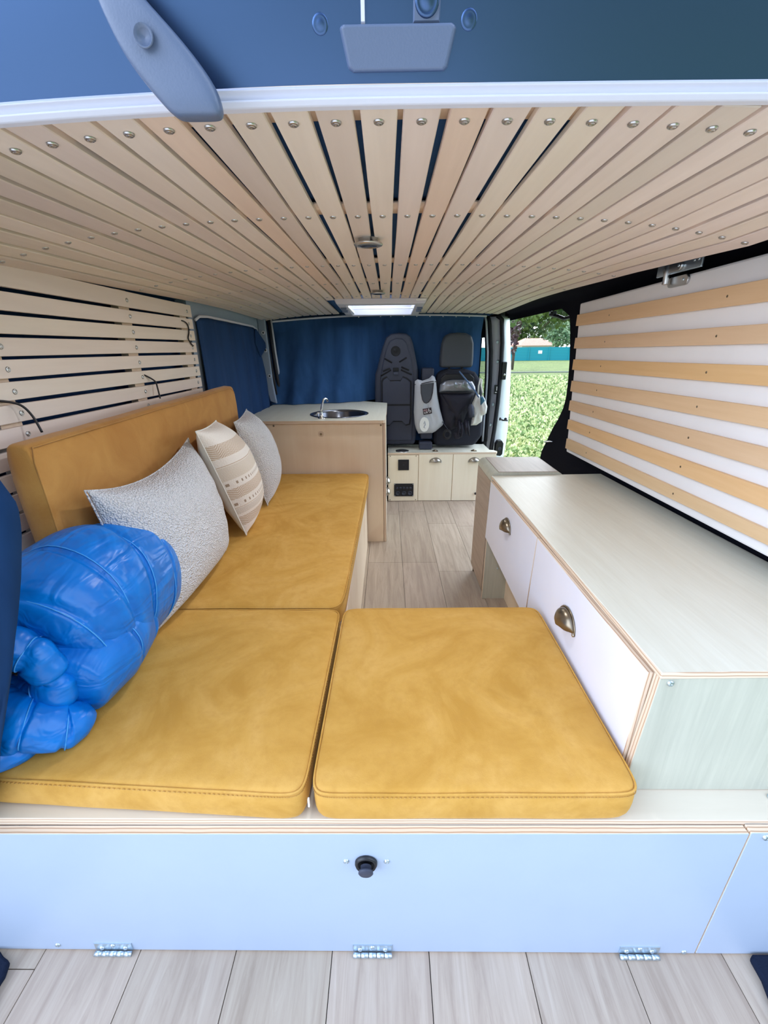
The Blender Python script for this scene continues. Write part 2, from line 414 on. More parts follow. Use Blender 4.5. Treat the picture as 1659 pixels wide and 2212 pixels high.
def screw_mesh(name, r=.0062, cup=True, head='steel'):
    m = MB()
    prof = [(r, 0), (r * .95, .0014), (r * .72, .0024), (r * .70, .0014), (r * .62, .0014), (r * .58, .0026), (r * .2, .0030), (r * .18, .0016), (0, .0016)] if cup else \
           [(r, 0), (r * .9, .0014), (r * .5, .0022), (r * .22, .0024), (r * .2, .0012), (0, .0012)]
    m.lathe((0, 0, 0), (0, 0, 1), prof, head, 14)
    o = m.build(name); me = o.data; bpy.data.objects.remove(o); return me
SCREW = screw_mesh('screw_mesh'); SCREW_S = screw_mesh('small_screw_mesh', .0045, False, 'zinc')
def screw(parent, loc, nrm, mesh=None, scale=1.0, name='screw'):
    q = Vector(nrm).to_track_quat('Z', 'Y'); o = part(name, parent, mesh or SCREW, loc, q); o.scale = (scale,) * 3; return o

# ============================================================ SETTING
# floor: vinyl planks running along Y
m = MB(); pitch = .182
for i in range(-5, 6):
    x0 = -.110 + pitch * i; x1 = x0 + pitch - .0016
    xa, xb = max(x0, -.87), min(x1, .87)
    if xb <= xa: continue
    y = -.02 if i in (-4, 4) else .2
    cuts = {-4: [.1, .415, 1.3, 2.2], 0: [.1, 1.2, 1.995, 2.7], 1: [.1, 1.5, 1.995, 2.75], -1: [.1, 1.5, 2.6], 2: [.1, 1.9, 2.53]}.get(i, [.1, 1.1 + R_.random() * .4, 2.1 + R_.random() * .4]) + [3.2]
    for a, b in zip(cuts, cuts[1:]):
        t = .93 + R_.random() * .12
        m.box(xa, xb, a, b - .0016, -.006, 0, 'vinyl', (t, t * (.985 + R_.random() * .02), t * (.97 + R_.random() * .03)))
m.box(-.95, .95, .1, 4.4, -.05, -.007, 'rubber')
struct(m.build('floor'), 'pale grey wood-look vinyl planks of the van floor')

# rear step corners (black carpet lining of the wheel side)
for s, nm in ((-1, 'trim_1'), (1, 'trim_2')):
    m = MB()
    if s < 0: poly = [(-.738, .436), (-.722, .427), (-.706, .421), (-.699, .402), (-.700, .385), (-.672, .30), (-.64, .15), (-.99, .15), (-.99, .436)]
    else: poly = [(.668, .437), (.660, .432), (.659, .405), (.650, .375), (.630, .30), (.60, .15), (.99, .15), (.99, .437)]
    m.prism(poly, 'Z', .0, .014, 'carpet')
    struct(m.build(nm, bevel=.004), 'dark navy carpet lining at rear floor corner')

# ceiling: arched lining, slats, crossbars, screws
def zdrop(x, off=0.0):
    a = abs(x + (.01 if x < 0 else 0)) / .784
    return .072 * a ** 3
def zc(x, y):
    base = 1.300 + .006 * min(1, max(0, (y - .6) / 1.2)) - (.02 * max(0, (y - 2.3) / .8) if y > 2.3 else 0)
    ks = [(.55, .55), (.603, .7), (.974, 1.0), (1.4, .74), (2.0, .52), (3.4, .30)] if x > 0 else [(.55, 1.1), (.603, 1.2), (.974, 1.0), (1.9, .78), (3.4, .62)]
    F = ks[-1][1]
    for (a, b), (c, d) in zip(ks, ks[1:]):
        if y <= c: F = b + (d - b) * (y - a) / (c - a); break
    return base - zdrop(x) * F
def arch_y(x): return 3.2 - .30 * (abs(x) / .8) ** 3 if x < 0 else 3.2
ce = MB()
def lining(u, v):
    x = lerp(-.90, .742, u); y = lerp(.57, 3.4, v); return (x, y, zc(x, y) + .030)
ce.grid(lining, 40, 12, 'lining_lightened')
ceiling = struct(ce.build('ceiling', solid=.02), 'navy felt lined van roof clad with arched pale wooden slats')
sl_ = MB(); SL = []
k0, k1 = -16, 15
xk = lambda kk: -.009 + .0484 * kk - (.0012 * (kk - 6) if kk > 6 else 0)
# hatch hole
HX0, HX1, HY0, HY1 = -.255, .175, 2.42, 2.98
for kk in range(k0, k1 + 1):
    x = xk(kk); hw = .0204
    jit = R_.uniform(-.0012, .0012)
    t = R_.uniform(.90, 1.06); tn = (t, t * R_.uniform(.965, 1.0), t * R_.uniform(.93, .99))
    if kk in (2, -5): tn = (1.04, .93, .84)
    if kk in (4, 5): tn = (1.04, 1.04, .98)
    yend = 3.14 - .10 * (abs(x) / .78) ** 2
    yend = min(yend, HY0 + .03) if HX0 - .05 < x < HX1 + .05 else yend
    Y0 = .572; n = 18; vs = []
    for i in range(n + 1):
        y = lerp(Y0, yend, i / n); wob = .0012 * math.sin(y * 5 + kk * 2.1) + jit
        for sx_ in (-1, 1):
            xx = x + sx_ * hw + wob
            for dz in (0, .009): vs.append((xx, y, zc(x, y) + (zc(xx, y) - zc(x, y)) * .9 + dz))
    fs = []
    for i in range(n):
        a = i * 4; b = a + 4
        fs += [(a, a + 2, b + 2, b), (a + 1, b + 1, b + 3, a + 3), (a, b, b + 1, a + 1), (a + 2, a + 3, b + 3, b + 2)]
    fs += [(0, 1, 3, 2), (n * 4, n * 4 + 2, n * 4 + 3, n * 4 + 1)]
    sl_.add(vs, fs, 'slat', tn)
sl_.build('slat_cladding', ceiling, bevel=.0012, seg=1)
ROWS = [.603, .974, 1.50, 1.90, 2.33]
rest = MB(); nscrew = 0
for r, yy in enumerate(ROWS):
    m = MB()
    bow = .10 if r == 0 else 0.0
    def bar(u, v, yy=yy, bow=bow):
        x = lerp(-.80, .735, u); return (x, yy + bow * x * x + lerp(-.045, .018, v), zc(x, yy) + .0105)
    m.grid(bar, 40, 1, 'batten'); m.build('crossbar', ceiling, solid=.004)
    y_row = yy
    for kk in range(k0, k1 + 1):
        x = xk(kk); yy = y_row + bow * x * x
        if r < 3 or (r == 3 and abs(kk) < 3):
            sx2 = -.0275 * 0
            dz = (zc(x + .01, yy) - zc(x - .01, yy)) / .02
            if nscrew < 100:
                screw(ceiling, (x, yy, zc(x, yy) - .0002), (dz, 0, -1)); nscrew += 1; continue
        rest.lathe((x, yy, zc(x, yy)), (0, 0, -1), [(.006, 0), (.0055, .0015), (.003, .0026), (0, .0026)], 'steel', 8)
    
o = rest.build('distant_screws', ceiling); o['kind'] = 'stuff'; o['label'] = 'tiny screw heads in the farther rows'

# roof edge trim (white) at the rear opening
m = MB()
def zedge(x): return 1.2935 - .010 * (min(0, x) / .4) ** 2 * 1.0 - .0015 * (max(0, x) / .4) ** 2
prof = [(.562, 0), (.556, .001), (.552, .006), (.556, .008), (.5545, .010), (.550, .0135), (.556, .017), (.60, .045), (.60, .03), (.575, .006)]
def ed(u, v):
    x = lerp(-.9, .9, u); i = v * (len(prof) - 1); a = int(min(i, len(prof) - 2)); f = i - a
    y = lerp(prof[a][0], prof[a + 1][0], f); z = lerp(prof[a][1], prof[a + 1][1], f); return (x, y, zedge(x) + z)
m.grid(ed, 50, 36, 'trim_white'); struct(m.build('trim_3'), 'white painted roof edge above the rear opening')

# roof outer skin
m = MB()
def roofo(u, v):
    x = lerp(-.96, .96, u); y = lerp(.55, 4.6, v); return (x, y, 1.42 - .09 * (abs(x) / .96) ** 3)
m.grid(roofo, 20, 6, 'white_paint')
ro = m.build('trim_4', solid=.02); struct(ro, 'outer roof skin')
# cut the hatch opening through roof skin and lining
def cut(o, x0, x1, y0, y1, z0, z1):
    c = MB(); c.box(x0, x1, y0, y1, z0, z1, 'white_paint'); co = c.build('cutter')
    md = o.modifiers.new('hole', 'BOOLEAN'); md.object = co; md.operation = 'DIFFERENCE'; md.solver = 'EXACT'
    dg = bpy.context.evaluated_depsgraph_get(); ev = o.evaluated_get(dg); nm = bpy.data.meshes.new_from_object(ev)
    o.modifiers.clear(); o.data = nm; bpy.data.objects.remove(co)
cut(ro, HX0 + .03, HX1 - .03, HY0 + .03, HY1 - .03, 1.2, 1.6)
cut(ceiling, HX0 + .03, HX1 - .03, HY0 + .03, HY1 - .03, 1.2, 1.6)

# left wall: lining + slats
WL = -.86
m = MB()
m.box(WL - .06, WL, .40, 3.5, -.02, 1.34, 'navy_felt')
m.box(WL, -.815, 1.885, 2.80, .60, 1.262, 'grey_felt')
wl = struct(m.build('wall_left'), 'van side wall lined in navy felt, clad with horizontal pale slats')
m = MB()
for i in range(0, 25):
    z = 1.207 - .045 * i
    if z < .12: break
    h = .0185; t = R_.uniform(.93, 1.05); tn = (t, t * R_.uniform(.97, 1.0), t * R_.uniform(.95, 1.0))
    if i == 0: zt = z + .026
    else: zt = z + h
    n = 14; vs = []
    for j in range(n + 1):
        y = lerp(.42, 1.887 - .001 * i, j / n); wz = .0015 * math.sin(y * 3 + i)
        for xx in (-.800, -.811):
            vs += [(xx, y, z - h + wz), (xx, y, zt + wz)]
    fs = []
    for j in range(n):
        a = j * 4; b = a + 4
        fs += [(a, a + 1, b + 1, b), (a + 2, b + 2, b + 3, a + 3), (a + 1, a + 3, b + 3, b + 1), (a, b, b + 2, a + 2)]
    fs += [(0, 2, 3, 1), (n * 4, n * 4 + 1, n * 4 + 3, n * 4 + 2)]
    m.add(vs, fs, 'slat', tn)
m.build('slat_cladding', wl, bevel=.001, seg=1)
for y in (.925, 1.445, 1.845):
    b = MB(); b.box(-.834, -.8115, y - .045, y + .010, .14, 1.235, 'batten'); b.build('batten', wl)
for y in (.928, 1.432, 1.845):
    for i in range(0, 10 if y > 1 else 14):
        screw(wl, (-.7998, y, 1.207 - .045 * i), (1, 0, 0))

# left rear pillar behind the near curtain, left B pillar
m = MB()
pil = [(-.832, 1.262), (-.784, 1.262), (-.778, 1.05), (-.772, .86), (-.757, .72), (-.80, .735), (-.812, .80), (-.832, 1.06)]
m.prism(pil, 'Y', 2.93, 2.955, 'grey_felt')
m.add([(-.832, 2.93, 1.25), (-.86, 2.79, 1.25), (-.86, 2.79, .7), (-.832, 2.93, .7)], [(0, 1, 2, 3)], 'grey_felt')
lp = m.build('trim_5', bevel=.006); struct(lp, 'grey metal door pillar on the left wall')
for (x, z) in ((-.800, 1.165), (-.797, 1.06), (-.787, .90)):
    b = MB(); b.lathe((x, 2.928, z), (0, -1, 0), [(.013, 0), (.012, .003), (.006, .004), (.0055, -.004), (0, -.004)], 'metal_grey', 16)
    b.lathe((x, 2.927, z), (0, -1, 0), [(.005, 0), (0, .0005)], 'black_plastic', 10); b.build('rivet', lp)
m = MB()
m.tube([(-.780, 3.02, 1.25), (-.772, 3.02, 1.05), (-.758, 3.02, .86), (-.742, 3.02, .715)], .011, 'rubber', 8)
m.tube([(-.800, 2.99, 1.25), (-.790, 2.99, 1.05), (-.776, 2.99, .86), (-.762, 2.99, .715)], .008, 'rubber', 8)
m.build('seal', lp)
m = MB(); m.tube([(-.775, 3.05, 1.25), (-.764, 3.05, 1.03), (-.750, 3.05, .84), (-.738, 3.05, .714)], .009, 'metal_grey', 8); m.build('inner_flange', lp)

# right wall with sliding door opening
m = MB()
WR = .87
edge = [(2.40, -.02), (2.385, .30), (2.376, .453), (2.365, .51), (2.304, .588), (2.247, .662), (2.190, .72), (2.150, .775), (2.132, .828), (2.135, .90), (2.150, .99), (2.190, 1.122), (2.225, 1.20), (2.262, 1.245), (2.36, 1.256)]
poly = [(.40, -.02)] + edge + [(3.45, 1.262), (3.45, 1.33), (.40, 1.33)]
m.prism(poly, 'X', WR, WR + .05, 'black_felt')
def cove(u, v):
    y = lerp(.55, 3.3, u); a = v
    zi = zc(.725, y) + .014; P = [(WR, 1.19), (.868, 1.24), (.860, 1.275), (.84, 1.296), (.80, max(1.302, zi)), (.718, zi)]; i = min(int(a * 5), 4); f = a * 5 - i
    x = lerp(P[i][0], P[i + 1][0], f); z = lerp(P[i][1], P[i + 1][1], f)
    return (x, y, z + (.05 if y > 2.2 else 0) * max(0, 1 - a * 2))
m.grid(cove, 20, 8, 'black_felt')
wr = struct(m.build('wall_right'), 'van side wall lined in black felt around the sliding door opening')
# door frame outer skin below sill & rear
m = MB(); m.box(.87, 1.00, 2.20, 3.4, -.16, -.03, 'white_paint'); m.box(.80, .98, 2.3, 3.35, -.03, .0, 'metal_grey')
struct(m.build('trim_6', bevel=.006), 'pale step sill of the sliding door opening')

# right B pillar (inner flange, seal, white jamb)
rb = MB()
def strip(rb, A, B, ya, yb, mat):
    n = len(A); vs = [(x, ya, z) for x, z in A] + [(x, yb, z) for x, z in B]
    rb.add(vs, [(i, i + 1, n + i + 1, n + i) for i in range(n - 1)], mat, 1.0, True)
sealL = [(.781, 1.275), (.815, 1.249), (.832, 1.096), (.838, .905), (.836, .671), (.826, .46), (.815, .332), (.80, .0)]
whiteO = [(.877, 1.275), (.883, 1.249), (.903, 1.096), (.925, .905), (.938, .671), (.944, .46), (.940, .332), (.91, .0)]
inner = [(.69, 1.27), (.701, 1.236), (.727, 1.035), (.738, .85), (.740, .671), (.739, .55), (.740, .37), (.735, .0)]
strip(rb, sealL, whiteO, 3.31, 3.36, 'white_paint')
strip(rb, whiteO, [(x + .03, z) for x, z in whiteO], 3.36, 3.55, 'white_paint')
jm = struct(rb.build('door_1', solid=.004), 'sliding door jamb painted white')
m = MB(); m.tube([(x, 3.305, z) for x, z in sealL], .0155, 'rubber', 10); m.build('seal', jm)
m = MB(); strip(m, [(x + .045, z) for x, z in inner], [(x + .112, z) for x, z in inner], 3.345, 3.322, 'metal_grey'); strip(m, inner, [(x + .045, z) for x, z in inner], 3.37, 3.345, 'rubber'); m.build('inner_flange', jm, solid=.006)
m = MB(); m.tube([(x + .035, 3.335, z) for x, z in inner[:-1]], .010, 'rubber', 8); m.build('inner_seal', jm)
m = MB(); m.tube([(x + .008, 3.33, z) for x, z in inner[:-1]], .008, 'metal_grey', 8); m.build('edge_flange', jm)
for i, (x, z) in enumerate(((.800, 1.10), (.812, .965), (.810, .775), (.806, .655), (.800, .50))):
    b = MB(); b.lathe((x, 3.322, z), (0, -1, 0), [(.012, 0), (.011, .003), (.006, .004), (0, .001)], 'zinc', 14); b.build('rivet', jm)
m = MB(); m.box(.838, .872, 3.27, 3.315, .84, .965, 'black_plastic'); m.cyl((.856, 3.262, .875), (.856, 3.275, .875), .009, 'steel'); m.build('hinge_block', jm, bevel=.005)
m = MB(); m.box(.802, .826, 3.30, 3.318, .735, .80, 'black_plastic'); m.box(.806, .820, 3.297, 3.302, .745, .75, 'label_white'); m.box(.815, .820, 3.297, 3.302, .76, .79, 'label_white'); m.build('warning_tag', jm)
m = MB(); m.tube([(.868, 3.29, .545), (.874, 3.25, .546), (.906, 3.25, .543), (.912, 3.29, .543)], .0055, 'black_plastic', 8)
m.lathe((.868, 3.325, .545), (0, -1, 0), [(.012, 0), (.010, .004), (0, .004)], 'black_plastic'); m.lathe((.912, 3.325, .543), (0, -1, 0), [(.012, 0), (.010, .004), (0, .004)], 'black_plastic'); m.build('striker', jm)
m = MB(); m.prism([(.835, .30), (.845, .275), (.875, .270), (.890, .285), (.892, .37), (.878, .392), (.848, .39), (.835, .365)], 'Y', 3.24, 3.30, 'black_plastic')
m.lathe((.864, 3.238, .33), (0, -1, 0), [(.014, 0), (.012, .004), (0, .002)], 'socket_grey'); m.build('latch_housing', jm, bevel=.006)

# passenger door beyond the pillar, with its side window
m = MB(); m.box(.88, .93, 3.6, 4.5, -.1, .62, 'black_plastic'); m.box(.86, .90, 3.55, 4.5, 1.15, 1.35, 'black_plastic')
d2 = struct(m.build('door_2'), 'front passenger door seen past the pillar')
m = MB(); m.box(.895, .899, 3.6, 4.5, .62, 1.15, 'glass'); struct(m.build('window_1'), 'clear side window of the passenger door')
# cab shell: windscreen side closed by curtain; dash and cab walls
m = MB(); m.box(-.95, -.92, 3.5, 4.6, -.1, 1.35, 'black_felt'); m.box(-.95, .95, 4.58, 4.62, -.1, 1.4, 'black_felt'); m.box(-.93, .93, 3.5, 4.6, -.1, -.05, 'rubber')
struct(m.build('wall_front'), 'dark cab behind the curtain')

# skylight hatch
m = MB()
zf = 1.302
hx0, hx1, hy0, hy1 = HX0 - .022, HX1 + .03, HY0 - .015, HY1 + .01
ix0, ix1, iy0, iy1 = HX0 + .035, HX1 - .03, HY0 + .06, HY1 - .04
o_ = [(hx0, hy0), (hx1, hy0), (hx1, hy1), (hx0, hy1)]; i_ = [(ix0, iy0), (ix1, iy0), (ix1, iy1), (ix0, iy1)]
zb = lambda y: 1.277 - .02 * max(0, (y - 2.45) / .6)
vs = [(x, y, zf) for x, y in o_] + [(x, y, zb(y)) for x, y in [(hx0 + .012, hy0 + .006), (hx1 - .012, hy0 + .006), (hx1 - .012, hy1), (hx0 + .012, hy1)]] + [(x, y, zb(y)) for x, y in i_] + [(x, y, 1.39) for x, y in i_]
fs = []
for a in range(4):
    b = (a + 1) % 4; fs += [(a, b, 4 + b, 4 + a), (4 + a, 4 + b, 8 + b, 8 + a), (8 + a, 8 + b, 12 + b, 12 + a)]
m.add(vs, fs, 'trim_white')
sk = struct(m.build('window_2', bevel=.005), 'white framed roof hatch with bright pane'); 
m = MB(); m.box(ix0, ix1, iy0, iy1, 1.385, 1.389, 'skylight'); m.build('pane', sk)
m = MB(); m.box(ix0, ix1, iy0 + .18, iy0 + .20, zb(2.7) + .006, zb(2.7) + .012, 'sky_white'); m.box(ix0 + .002, ix0 + .01, iy0, iy1, 1.27, 1.28, 'sky_white'); m.build('blind_bar', sk)
for x in (hx0 + .02, hx1 - .045):
    m = MB(); m.box(x, x + .03, hy0 + .14, hy0 + .17, 1.262, 1.273, 'grey_plastic'); m.box(x, x + .03, hy0 + .23, hy0 + .25, 1.256, 1.268, 'grey_plastic'); m.build('vent_clip', sk)

# ============================================================ OUTSIDE
m = MB()
GZ = -.5
m.add([(-300, -300, GZ), (300, -300, GZ), (300, 300, GZ), (-300, 300, GZ)], [(0, 1, 2, 3)], 'grass')
struct(m.build('lawn', fix=False), 'sunlit grass lawn outside')
m = MB(); m.box(-14, 1.2, -14, 1.5, GZ, GZ + .01, 'asphalt'); struct(m.build('paved_ground'), 'unseen grey paving behind the van, laid to shape tailgate reflections')  # unseen paving, kept off the right so the tailgate reflection darkens there
m = MB(); m.box(1.2, 60, 29.5, 29.75, GZ, GZ + .07, 'curb'); tag(m.build('kerb'), 'low dark stone kerb line crossing the lawn', 'kerb')
m = MB(); m.box(2.5, 90, 57.9, 58.1, GZ, 1.12, 'fence')
f = thing('garden_fence', (20, 58, GZ), 'long teal horizontal-slat fence at the far side of the lawn', 'fence'); 
m.build('slat_panel', f)
for i in range(20):
    b = MB(); b.box(5 + i * 2.6, 5.12 + i * 2.6, 57.82, 57.9, GZ, 1.16, 'fence'); b.build('post', f)
m = MB(); m.box(19.25, 19.75, 57.86, 57.90, .33, .72, 'label_white'); tag(m.build('notice_board'), 'small pale notice sheet fixed to the teal fence', 'notice')
h = thing('house', (21, 70, GZ), 'low house with red tiled roof behind the teal fence', 'house')
m = MB(); m.box(20.7, 25.7, 70, 76, GZ, 1.5, 'wall_out'); m.build('wall', h)
m = MB(); m.hexa([(20.2, 69.5, 1.36), (26.0, 69.5, 1.36), (26.0, 76.5, 1.36), (20.2, 76.5, 1.36), (21.9, 72.5, 2.45), (24.4, 72.5, 2.45), (24.4, 73.5, 2.45), (21.9, 73.5, 2.45)], 'roof'); m.build('roof', h)

gr_ = MB(); rg = random.Random(11)
MAT['blade_a'] = flat('grass_blade_light', srgb(216, 220, 162), .8); MAT['blade_b'] = flat('grass_blade_mid', srgb(170, 190, 124), .8); MAT['blade_c'] = flat('grass_blade_dark', srgb(116, 142, 84), .8)
for _ in range(24000):
    yy_ = 4.0 + 22 * rg.random() ** 1.8; xx_ = yy_ * rg.uniform(.12, .50) + rg.uniform(-.3, .6); hh = rg.uniform(.03, .075) * (1 + yy_ * .02); ww = hh * rg.uniform(.35, .8)
    a_ = rg.random() * 3.14; dx, dy = math.cos(a_) * ww, math.sin(a_) * ww; lx, ly = rg.uniform(-.03, .03), rg.uniform(-.03, .03)
    gr_.add([(xx_ - dx, yy_ - dy, GZ), (xx_ + dx, yy_ + dy, GZ), (xx_ + lx + dx * .3, yy_ + ly + dy * .3, GZ + hh), (xx_ + lx - dx * .5, yy_ + ly - dy * .5, GZ + hh * .8)], [(0, 1, 2, 3)], rg.choice(['blade_a', 'blade_a', 'blade_b', 'blade_c']))
go = gr_.build('grass_tufts', fix=False); tag(go, 'short uneven grass tufts growing over the lawn outside the door', 'grass', None, 'stuff')
def leaf_cloud(mb, c, rad, n, size, mat, rnd, lobed=True):
    c = Vector(c)
    for _ in range(n):
        while True:
            p = Vector((rnd.uniform(-1, 1), rnd.uniform(-1, 1), rnd.uniform(-1, 1)))
            if p.length < 1 and p.length > .25 * rnd.random(): break
        p = Vector((p.x * rad[0], p.y * rad[1], p.z * rad[2])) + c
        d = Vector((rnd.gauss(0, 1), rnd.gauss(0, 1), rnd.gauss(0, 1))).normalized()
        u = d.orthogonal().normalized(); v = d.cross(u); a0 = rnd.random() * 6.28; s = size * rnd.uniform(.7, 1.3)
        pts = []
        prof = [1, .45, .85, .4, .7, .3, .7, .4, .85, .45] if lobed else [1, .6, .5, .6, 1, .6, .5, .6]
        L = len(prof)
        for i, r in enumerate(prof):
            a = a0 + 2 * PI * i / L; pts.append(p + (u * math.cos(a) + v * math.sin(a)) * s * r + d * s * .12 * (1 - r))
        mb.add(pts, [tuple(range(L))], mat)
def tree(loc, label, cat, trunk, clouds, leaf, size, rnd, group=None):
    t = thing('tree', loc, label, cat, 'trees beyond the lawn'); b = MB()
    for path in trunk: b.tube(path[0], path[1], 'bark', 8)
    b.build('trunk', t)
    q = MB()
    for c, r, n in clouds: leaf_cloud(q, c, r, n, size, leaf, rnd)
    q.build('foliage', t, fix=False)
rn = random.Random(3)
# near maple whose branches hang over the lawn
tree((7.9, 15, GZ), 'leafy maple tree with branches hanging over the lawn', 'tree',
     [([(7.9, 15, GZ), (7.7, 15, 1.5), (7.2, 14.9, 3.2), (6.4, 14.6, 5)], [.3, .26, .22, .1]), ([(7.7, 15, 1.9), (6.2, 14.9, 2.6), (4.6, 14.6, 2.5)], [.14, .08, .03]),
      ([(6.0, 14.9, 2.55), (5.3, 14.8, 2.0), (4.9, 14.7, 1.6)], [.04, .025, .012])],
     [((5.0, 14.8, 2.45), (1.5, 1.0, .48), 900), ((5.3, 15, 2.0), (.9, .6, .38), 320), ((4.2, 14.6, 2.1), (.6, .7, .45), 180), ((5.05, 14.8, 1.60), (.22, .3, .30), 22), ((6.4, 14.7, 3.6), (2.4, 2, 1.0), 300)], 'leaf', .11, rn)
tree((9.45, 34, GZ), 'dark purple-leaved tree beside the door jamb, near the teal fence', 'tree',
     [([(9.45, 34, GZ), (9.5, 34, 2), (9.45, 34, 4)], [.12, .10, .05])],
     [((9.35, 34, 3.2), (.75, .7, 1.6), 420), ((9.4, 34, 1.2), (.35, .4, .8), 90)], 'leaf_dark', .16, rn)
tree((24.5, 66, GZ), 'pale green bushy tree rising behind the teal fence', 'tree',
     [([(24.5, 66, GZ), (24.5, 66, 2), (24.2, 66, 4)], [.3, .25, .1])],
     [((24.6, 65, 2.9), (2.3, 2.0, 1.7), 900), ((22.5, 65, 5.0), (2.0, 2.0, 1.3), 350)], 'leaf_pale', .28, rn)
tree((19, 84, GZ), 'tall green tree rising behind the red roofed house', 'tree',
     [([(19, 84, GZ), (19, 84, 4), (19, 84, 7)], [.3, .2, .12])],
     [((22, 84, 4.6), (4.5, 3, 2.6), 1100), ((27, 86, 5.5), (5, 3, 3), 700), ((32, 86, 4.5), (5, 3, 4), 600), ((25, 84, 2.6), (5.5, 2, 1.6), 500)], 'leaf', .45, rn)

# ============================================================ TAILGATE above the rear opening
TM = 3.3
def tz(y): return 1.3075 + (.562 - y) * TM
tg = thing('tailgate', (0, .562, 1.31), 'dark navy tailgate raised overhead at the rear', 'tailgate')
m = MB()
yt = .18
m.hexa([(-.84, .564, tz(.564)), (.84, .564, tz(.564)), (.84, .60, tz(.564) + .012), (-.84, .60, tz(.564) + .012),
        (-.80, yt, tz(yt)), (.80, yt, tz(yt)), (.80, yt + .03, tz(yt) + .012), (-.80, yt + .03, tz(yt) + .012)], 'tail')
m.build('panel', tg, bevel=.004)
TN = Vector((0, -TM, -1)).normalized()
def tp_(x, z, d=0.0): return Vector((x, .562 - (z - 1.3075) / TM, z)) + TN * d
def slab(m, cs, d0, d1, mat, shrink=.9):
    cx_ = sum(a for a, b in cs) / len(cs); cz_ = sum(b for a, b in cs) / len(cs); n = len(cs)
    lo = [tp_(a, b, d0) for a, b in cs]; hi = [tp_(cx_ + (a - cx_) * shrink, cz_ + (b - cz_) * shrink, d1) for a, b in cs]
    m.add(lo + hi, [tuple(range(n)), tuple(range(n, 2 * n))] + [(i, (i + 1) % n, n + (i + 1) % n, n + i) for i in range(n)], mat)
m = MB(); slab(m, [(-.0463, 1.3508), (-.0426, 1.3524), (.0642, 1.3523), (.0689, 1.3501), (.0618, 1.3232), (.0584, 1.3209), (-.0341, 1.3207), (-.0395, 1.3235)], -.001, .005, 'grey_plastic', .95)
m.build('lamp_cover', tg, bevel=.002, seg=3)
m = MB(); slab(m, [(-.0238, 1.385), (-.0200, 1.385), (-.0204, 1.352), (-.0244, 1.352)], 0, .0025, 'trim_white'); m.build('bright_strip', tg)
m = MB(); slab(m, [(.0255, 1.385), (.0515, 1.385), (.0515, 1.352), (.0257, 1.352)], 0, .0022, 'grey_plastic'); m.build('bracket', tg)
m = MB(); m.lathe(tp_(.0385, 1.3655, .002), TN, [(.0115, 0), (.0105, .003), (.0085, .0015), (.005, .003), (0, .003)], 'tail', 24); m.build('lamp_bezel', tg)
for x, z in ((-.0638, 1.3529), (.0794, 1.354)):
    m = MB(); m.lathe(tp_(x, z, 0), TN, [(.0078, 0), (.0072, .0008), (.0055, .0004), (.003, .001), (0, .001)], 'tail', 18); m.build('grommet', tg)
# slanting grip hanging in front of the panel
m = MB()
HS = [(1.385, -.262, -.240, .003), (1.365, -.2555, -.2250, .007), (1.352, -.2520, -.2150, .009), (1.340, -.2490, -.2040, .010), (1.328, -.2450, -.1910, .010), (1.309, -.2375, -.1730, .010), (1.290, -.2230, -.1590, .010), (1.279, -.2130, -.1560, .010), (1.2715, -.2060, -.1555, .009), (1.2680, -.2000, -.1580, .008), (1.2665, -.1960, -.1620, .004)]
vs = []; nn = 18
for z, xa, xb, d in HS:
    c_ = Vector(((xa + xb) / 2, .502 + (z - 1.344) * -.12 + .02 * max(0, (z - 1.35) / .035), z)); a = (xb - xa) / 2
    for j in range(nn):
        an = 2 * PI * j / nn; c1, s1 = math.cos(an), math.sin(an)
        c1 = math.copysign(abs(c1) ** .4, c1); s1 = math.copysign(abs(s1) ** .6, s1)
        vs.append(c_ + Vector((a * c1, -d * s1, 0)))
fs = [(i * nn + j, i * nn + (j + 1) % nn, (i + 1) * nn + (j + 1) % nn, (i + 1) * nn + j) for i in range(len(HS) - 1) for j in range(nn)] + [tuple(range(nn)), tuple(range((len(HS) - 1) * nn, len(HS) * nn))]
m.add(vs, fs, 'grey_plastic', 1.0, True); hd = m.build('handle', tg, subsurf=2)
m = MB(); m.lathe((-.212, .491, 1.317), (0, -1, -.1), [(.0085, 0), (.008, .0012), (.006, -.002), (0, -.003)], 'grey_plastic', 20); m.build('screw_recess', hd)
m = MB(); m.cyl((-.245, .50, 1.372), (-.245, .55, 1.378), .010, 'grey_plastic'); m.build('mount', hd)

# ============================================================ BED PLATFORM
bp = thing('bed_platform', (0, .45, 0), 'low plywood bed platform with white laminate front flap and three hinges', 'bed base')
m = MB(); m.box(-.797, .862, .456, .99, .333, .350, ['deck', 'deck', 'ply_z', 'ply_x', 'deck', 'ply_x'])
m.build('deck_board', bp, bevel=.001, seg=1)
m = MB()
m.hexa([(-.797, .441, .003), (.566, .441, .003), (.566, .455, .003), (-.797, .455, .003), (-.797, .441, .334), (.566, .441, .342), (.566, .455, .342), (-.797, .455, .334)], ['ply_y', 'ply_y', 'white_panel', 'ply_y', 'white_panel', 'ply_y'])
fl = m.build('front_flap', bp, bevel=.0008, seg=1)
m = MB()
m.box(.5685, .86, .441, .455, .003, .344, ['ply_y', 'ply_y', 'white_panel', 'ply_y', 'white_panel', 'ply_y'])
m.build('side_panel', bp, bevel=.0008, seg=1)
m = MB()   # knob: black ring with push button hanging out
m.lathe((-.0405, .4405, .268), (0, -1, 0), [(.0, .0005), (.012, .0005), (.013, .004), (.0165, .0065), (.0185, .003), (.0185, 0)], 'black_plastic', 30)
kn = m.build('latch_knob', fl)
